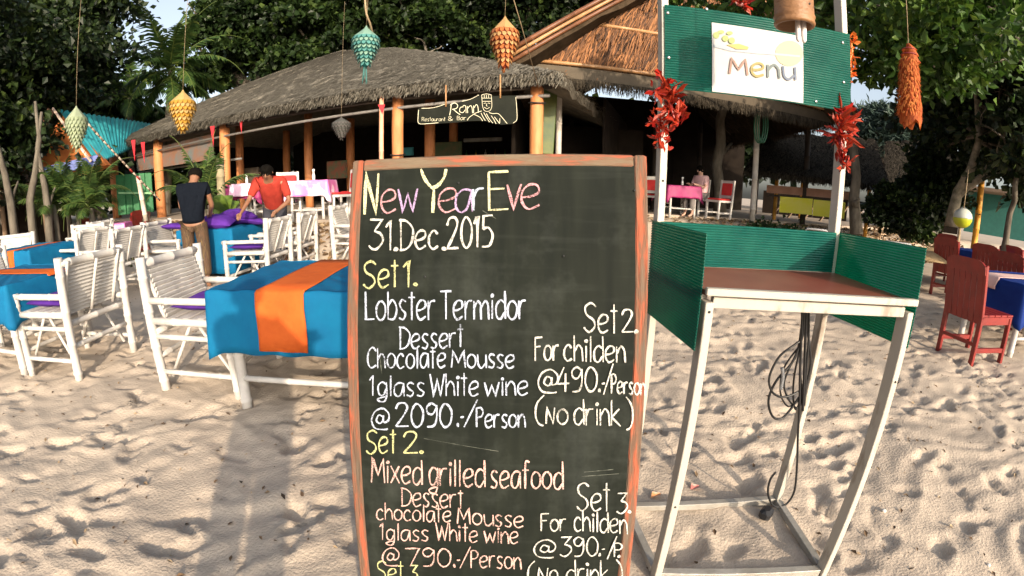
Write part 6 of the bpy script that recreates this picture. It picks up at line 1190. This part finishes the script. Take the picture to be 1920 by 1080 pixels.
garland('starry red tinsel bunch on the right upright below the sign corner', [tuple(v) for v in gp_([(1575, 212), (1578, 232), (1572, 246), (1582, 255)], 1.82)], 70, .10, .010, .05, 3)
garland('red tinsel tail hanging down the right upright under the starry bunch', [tuple(v) for v in gp_([(1574, 255), (1578, 275), (1575, 292), (1584, 308)], 1.83)], 36, .06, .010, .05, 4)
garland('red leaf bunch above the green sign, cut by the top of the photo', [tuple(v) for v in gp_([(1385, -8), (1400, 2), (1393, 12)], 1.7)], 30, .06, .011, .05, 5)
garland('orange tinsel strip hanging behind the right end of the green sign', [tuple(v) for v in gp_([(1590, 68), (1597, 90), (1593, 120), (1597, 145)], 1.93)], 60, .035, .009, .03, 6, mat('orange_tinsel', (.75, .22, .03), (.6, .10, .02), rough=.4, rnd=True, transl=.2), 'orange_garland')

# ================================================================= LANTERNS AND HANGING THINGS
def lantern(label, top, h, r, ca, cb, cc, seed, tiers=9, tail=.1, D=None, stone=False):
    t = thing('fabric_lantern', label, 'lantern', top, 0, None); k = 8
    ma, mb_, mc = mat('lantern_cap%d' % seed, ca, tuple(c * .9 for c in ca), rough=.7, transl=.3), mat('lantern_body%d' % seed, cb, tuple(c * .6 for c in cb), rough=.6, scale=30, transl=.35), mat('lantern_petal%d' % seed, cc, tuple(c * .8 for c in cc), rough=.5, scale=50, transl=.3)
    q = MB(); q.lathe([(.004, 0), (.02, -.03), (r * .95, -h * .27), (r, -h * .29)], n=8, smooth=False); q.build('cap', ma, t)
    q = MB(); q.lathe([(r, -h * .29), (r * .97, -h * .45), (r * .74, -h * .65), (r * .42, -h * .85), (r * .18, -h)], n=16); q.build('body', mb_, t)
    for i in range(tiers):
        u = (i + .4) / tiers; z = -h * (.30 + .68 * u); rr = r * (1.03 if u < .25 else 1.05 - (u - .25) * 1.02); n = max(7, int(16 * rr / r + 2)); q = MB()
        for j in range(n):
            a = 2 * math.pi * (j + .5 * (i % 2)) / n; c, s = math.cos(a), math.sin(a); w_ = math.pi * rr / n * 1.0; hh = h * .085
            ctr = Vector((c * rr, s * rr, z)); tx = Vector((-s, c, 0)); o_ = Vector((c, s, 0))
            q.add([ctr + tx * w_ + Vector((0, 0, hh * .4)), ctr - tx * w_ + Vector((0, 0, hh * .4)), ctr - tx * w_ * .8 + o_ * .012 - Vector((0, 0, hh * .3)), ctr + o_ * .02 - Vector((0, 0, hh * .75)), ctr + tx * w_ * .8 + o_ * .012 - Vector((0, 0, hh * .3))], [(0, 1, 2, 3, 4)])
        q.build('petal_ring', mc if i % 2 == 0 else ma, t)
    q = MB(); r_ = random.Random(seed)
    for j in range(12): a = r_.uniform(0, 6.28); q.tube([(r * .12 * math.cos(a), r * .12 * math.sin(a), -h * .98), (r * .2 * math.cos(a), r * .2 * math.sin(a), -h - tail * r_.uniform(.6, 1))], .003, 4)
    q.build('tassel', mc, t); q = MB(); q.tube([(0, 0, 0), (.004, 0, .3), (0, 0, ROPEZ(top))], .002, 5); q.build('string', twine, t); return t
def ROPEZ(top): return 4.75 - top[2]
for px, py, D, h, r, ca, cb, cc, tl, lab in (
    (687, 48, 4.3, .40, .115, (.22, .38, .30), (.01, .15, .14), (.10, .30, .28), .16, 'teal scalloped fabric lantern with pale tassel hanging before the thatched roof peak'),
    (947, 30, 4.3, .52, .122, (.50, .30, .12), (.35, .05, .015), (.46, .16, .045), .04, 'orange and red scalloped lantern with striped cap hanging above the black sign'),
    (343, 168, 5.6, .46, .135, (.52, .36, .13), (.48, .24, .02), (.52, .29, .04), .03, 'yellow scalloped lantern hanging at the left corner of the thatched eave'),
    (143, 198, 6.6, .52, .125, (.34, .40, .26), (.24, .31, .17), (.34, .40, .24), .05, 'pale green lantern hanging in front of the turquoise roof'),
    (640, 218, 8.6, .40, .16, (.10, .10, .09), (.08, .08, .07), (.13, .12, .11), .05, 'dull grey lantern hanging in the shade inside the pavilion')):
    v = at(px, py, D=D); lantern(lab, v, h, r, ca, cb, cc, int(px), tail=tl)
q = MB(); pts = []
for i in range(31): u = i / 30; pts.append(Vector((-8 + 12.5 * u, 5.2 - .9 * math.sin(u * 3.14) * 1.0, 4.75 + .35 * (2 * u - 1) ** 2)))
o = q.tube(pts, .006, 5).build('rope', twine); tag(o, 'rope strung above the frame from tree to tree, carrying the lanterns', 'rope')
# extra twig string beside the teal lantern, cords by the orange one
q = MB(); q.tube(sm([at(684, -30, D=4.2), at(686, 20, D=4.2), at(694, 45, D=4.25), at(700, 70, D=4.4)]), .010, 6); tag(q.build('twig', twine), 'dry brown twig hanging with the string of the teal lantern', 'twig')
q = MB(); q.tube([at(945, -60, D=4.6), at(975, 40, D=5.2), at(1010, 165, D=6.7)], .006, 5); tag(q.build('guy_rope', twine), 'thin guy rope slanting from the top down to the right post beside the black sign', 'rope')
# tall orange fabric lantern on the right
v = at(1703, 82, D=4.6); fl = thing('orange_fabric_lantern', 'long tubular orange fabric lantern with ragged hem hanging from the sea almond', 'lantern', v)
of = mat('orange_crepe', (.48, .12, .018), (.30, .05, .012), rough=.8, scale=26, vec=(1, 1, .5), bump=.8, bscale=40, transl=.35); n = 22
def crepe(z0, z1, r0, r1, k, seed, rag=.0):
    r_ = random.Random(seed); vs = []; 
    for i in range(k + 1):
        u = i / k; rr = r0 + (r1 - r0) * u
        for j in range(n): a = 2 * math.pi * j / n; q_ = rr * (1 + .09 * math.sin(j * 3.3 + i * .4) + r_.uniform(-.05, .05)); vs.append((q_ * math.cos(a) + .012 * u * 3, q_ * math.sin(a), z0 + (z1 - z0) * u - (rag * r_.uniform(0, 1) if i == k else 0)))
    m = MB(); m.add(vs, [(i * n + j, i * n + (j + 1) % n, (i + 1) * n + (j + 1) % n, (i + 1) * n + j) for i in range(k) for j in range(n)], True); return m
crepe(0, -.05, .015, .05, 3, 1).build('cap', of, fl); crepe(-.05, -.10, .055, .06, 3, 5, .01).build('tier', of, fl); crepe(-.10, -.16, .062, .075, 3, 6, .01).build('tier', of, fl); crepe(-.15, -.66, .075, .095, 16, 2, .10).build('body', of, fl)
Pf = []; rf = np.random.default_rng(77); nf_ = 900; af = rf.uniform(0, 6.283, nf_); zf = rf.uniform(-.62, -.13, nf_); rr2 = (.078 + .022 * (-zf - .15) / .5)
Pf = np.stack([v.x + rr2 * np.cos(af), v.y + rr2 * np.sin(af), v.z + zf], 1); df = np.stack([np.cos(af) * .35, np.sin(af) * .35, -np.ones(nf_)], 1) + rf.normal(0, .3, (nf_, 3)); df /= np.linalg.norm(df, axis=1)[:, None]
alf = np.stack([-np.sin(af), np.cos(af), np.zeros(nf_)], 1); Vf = np.zeros((nf_, 4, 3)); Lf = rf.uniform(.02, .05, nf_)[:, None]; Vf[:, 0] = Pf - alf * .006; Vf[:, 1] = Pf + alf * .006; Vf[:, 2] = Pf + df * Lf + alf * .003; Vf[:, 3] = Pf + df * Lf - alf * .003
of_ = npmesh('crepe_fringe', Vf.reshape(-1, 3), (np.arange(nf_) * 4)[:, None] + np.arange(4), mat('orange_fringe', (.42, .07, .012), (.62, .24, .05), rough=.8, rnd=True, transl=.3), fl, rnd=np.repeat(rf.uniform(0, 1, nf_), 4)); of_['kind'] = 'stuff'
for z in (-.052, -.10, -.155): q = MB(); q.tube([((.068 if z < -.06 else .056) * math.cos(a), (.068 if z < -.06 else .056) * math.sin(a), z) for a in np.linspace(0, 6.283, 19)[:-1]], .006, 5, close=True); q.build('band', mat('dark_red_band', (.22, .02, .02)), fl)
q = MB(); q.tube([(0, 0, 0), (0, 0, .5), (.02, .1, 1.4)], .004, 5); q.build('string', twine, fl)
# black hanging sign
hs_c = at(877, 205, D=6.55); hs = thing('hanging_sign', 'long wavy black wooden sign with white hand painted lettering hanging under the thatched eave', 'sign', hs_c); hn = Vector((.0, -1, 0))
def H2(px, py, off=0): return plane_pt(px, py, hs_c + hn * off, hn)
outl = [(783, 205), (786, 203), (812, 202), (836, 196), (868, 190), (900, 180), (904, 177), (921, 177), (924, 180), (968, 179), (970, 226), (962, 232), (940, 234), (925, 230), (905, 226), (880, 227), (850, 230), (815, 232), (783, 231)]
bk = mat('black_sign_paint', (.006, .008, .005), (.012, .014, .009), spec=.15, rough=.7, scale=5); q = MB(); vs = [H2(*p_) for p_ in reversed(outl)]; k = len(vs); q.add(vs + [v_ + Vector((0, .03, 0)) for v_ in vs], [tuple(range(k)), tuple(range(2 * k - 1, k - 1, -1))] + [(i, i + k, (i + 1) % k + k, (i + 1) % k) for i in range(k)]); q.build('board', bk, hs, True)
wp = mat('cream_sign_paint', (.74, .70, .50), (.6, .56, .4), rough=.6, scale=20)
def hline(pts, th, k=0, smooth=True):
    if smooth and len(pts) > 2: pts = [tuple(v_) for v_ in sm([Vector((*p_, 0)) for p_ in pts], 4)]
    pts = [p_[:2] for p_ in pts]; v3 = [H2(x, y, .003 + .0006 * (k % 9)) for x, y in pts]; vs = []; t_ = th * .0045
    for i, v_ in enumerate(v3):
        d = (v3[min(len(v3) - 1, i + 1)] - v3[max(0, i - 1)]).normalized(); n_ = d.cross(hn).normalized(); vs += [v_ + n_ * t_, v_ - n_ * t_]
    q = MB(); q.add(vs, [(2 * i, 2 * i + 1, 2 * i + 3, 2 * i + 2) for i in range(len(v3) - 1)]); return q
def hobj(lines, name, th, label=None):
    Q = MB()
    for k, l in enumerate(lines): q = hline(l, th, k); Q.add(q.v, q.f)
    Q.build(name, wp, hs, True, label=label)
hobj([[(785, 206), (784, 218), (785, 231), (800, 232), (822, 230)]], 'border', .8); hobj([[(790, 203), (812, 202), (835, 195)]], 'border', .8); hobj([[(866, 190), (882, 186), (898, 178)]], 'border', .7); hobj([[(967, 182), (969, 205), (969, 224), (962, 231)]], 'border', .7)
hobj([[(846, 196), (845, 206), (843, 216)], [(844, 197), (852, 193), (858, 197), (856, 203), (848, 205)], [(850, 205), (857, 211), (863, 215)]], 'letter', 1.0, 'white painted letter R')
hobj([[(869, 200), (863, 202), (862, 209), (868, 211), (872, 206)], [(868, 198), (873, 199), (874, 212)]], 'letter', .9, 'white painted letter a')
hobj([[(876, 199), (877, 212)], [(877, 203), (882, 198), (885, 202), (886, 212)]], 'letter', .9, 'white painted letter n'); hobj([[(888, 198), (888, 212)], [(889, 202), (893, 196), (896, 200), (897, 211)]], 'letter', .9, 'white painted letter n')
def tiny(txt, x0, x1, y, xh, ch, th):
    tot = sum(GP[c][0] for c in txt) + .2 * (len(txt) - 1); x = 0
    for c in txt:
        w_, ss = GP[c]; L_ = []
        for pts, kd in ss: L_.append([(x0 + (x1 - x0) * (x + a * w_) / tot, y - (b * ch / 2 if c in 'RB&' else (xh + (b - 1) * (ch - xh) if b > 1 else b * xh))) for a, b in pts[::2] + [pts[-1]]])
        hobj(L_, 'letter', th); x += w_ + .2
tiny('Restaurant', 791, 835, 227, 4.4, 7, .42); tiny('&', 840, 849, 226, 5, 8, .5); tiny('Bar', 857, 874, 225, 5, 7.5, .45)
hobj([[(903, 178), (904, 190), (905, 200), (908, 207), (913, 209), (919, 207), (922, 200), (922, 190), (921, 178)], [(903, 178), (912, 176), (921, 178)], [(904, 184), (921, 184)], [(905, 190), (921, 190)], [(908, 178), (908, 184)], [(912, 178), (912, 184)], [(916, 178), (916, 184)], [(907, 194), (911, 193)], [(915, 193), (919, 194)], [(908, 201), (913, 204), (918, 201)], [(913, 194), (912, 198), (914, 199)]], 'emblem', .6, 'outlined head with a tall hat')
hobj([[(903, 208), (892, 212), (880, 220), (876, 226)], [(888, 214), (900, 220), (905, 227)], [(902, 212), (906, 220), (910, 226)], [(907, 211), (912, 220), (918, 229)], [(912, 213), (917, 222), (924, 231)], [(917, 211), (924, 213), (934, 213), (942, 221), (951, 232)], [(921, 217), (926, 224), (930, 232)], [(927, 219), (934, 228), (937, 231), (937, 222)]], 'emblem', .75, 'outlined shoulders and lines below the head')
for px, y0, y1 in ((836, 160, 200), (938, 140, 184)): q = MB(); q.tube([H2(px, y0, -.01), H2(px, y1, .005)], .012, 6); q.build('hanger', bamb, hs, True)
# green hose coil on the hall post, leaning striped bamboo, little lamp post
q = MB(); v = at(1423, 235, D=11.8); 
for k in range(3): q.tube([v + Vector((.13 * math.sin(a) + .03 * k, -.05 * k, -.42 * math.cos(a))) for a in np.linspace(0, 6.283, 25)[:-1]], .022, 6, close=True)
gb_ = at(1029, 222, D=8.6); gq = MB(); gq.box((gb_.x, gb_.y, gb_.z), (.26, .03, 1.35), Matrix.Rotation(.05, 3, 'Y'), .012); tag(gq.build('green_board', mat('dark_green_board', (.02, .06, .02), (.10, .12, .02), rough=.5, scale=2)), 'tall dark green board standing just right of the orange post beside the black sign', 'board')
tag(q.build('hose_coil', mat('green_hose', (.03, .14, .08), rough=.4)), 'coiled green hose hanging high on the white hall post below the menu sign', 'hose')
lb = thing('leaning_bamboo', 'thin red and white wrapped bamboo slanting down from the pale green lantern', 'pole', at(275, 412, D=10))
a_, b_ = at(150, 215, D=8.6), at(300, 376, D=9.6); nseg = 22
for k in range(nseg):
    q = MB(); q.tube([a_.lerp(b_, k / nseg), a_.lerp(b_, (k + 1) / nseg - .001)], .017, 7); q.build('wrap', [mat('pale_wrap', (.42, .34, .26)), mat('pale_wrap2', (.28, .21, .15)), mat('red_wrap', (.35, .03, .02))][(k % 2) if not (12 <= k <= 15) else 2 * (k % 2)], lb, True)
q = MB(); q.bamboo(at(259, 330, D=9.45), at(274, 414, D=9.5), .045, 3); q.build('stick', mat('weathered_stick', (.5, .44, .36)), lb, True)
bs_ = at(416, 370, D=8.6); q = MB(); q.bamboo((bs_.x, bs_.y, .2), at(412, 296, D=8.6), .075, 3); tag(q.build('bamboo_stump', mat('weathered_bamboo', (.33, .28, .17), (.24, .2, .12), rough=.8, bump=.4)), 'thick weathered bamboo stump standing beside the orange post behind the dark vest wearer', 'post')
pe = thing('red_pennants', 'red pennants dangling in the left bays under the eave', 'pennant', at(440, 240, D=11.5))
for px, py in ((398, 255), (451, 232), (250, 282), (268, 286), (715, 205)):
    v = at(px, py, D=11.2 if px < 700 else 7.6); q = MB(); s = .22 if px < 700 else .08; q.add([v + Vector((-.06, 0, s)), v + Vector((.06, 0, s)), v + Vector((.01, .02, -s)), v + Vector((-.06, .01, s)), v + Vector((.06, .01, s)), v + Vector((.01, .03, -s))], [(0, 1, 2), (5, 4, 3), (0, 2, 5, 3), (1, 4, 5, 2)]); q.build('pennant', mat('red_pennant', (.5, .02, .03)), pe, True)
# banner panels in the left bay
bn = thing('painted_banner', 'faded painted banner stretched under the eave between the two leftmost orange posts', 'banner', fp(11.5, .45, 2.4))
q = MB(); q.add([fp(13.4, .42, 2.16), fp(8.8, .42, 2.14), fp(8.8, .42, 2.80), fp(13.4, .42, 2.74), fp(13.4, .45, 2.16), fp(8.8, .45, 2.14), fp(8.8, .45, 2.80), fp(13.4, .45, 2.74)], [(3, 2, 1, 0), (4, 5, 6, 7)]); q.build('cloth', mat('faded_banner', (.10, .13, .13), (.20, .09, .05), rough=.8, scale=2.2, col3=(.06, .12, .08)), bn, True)
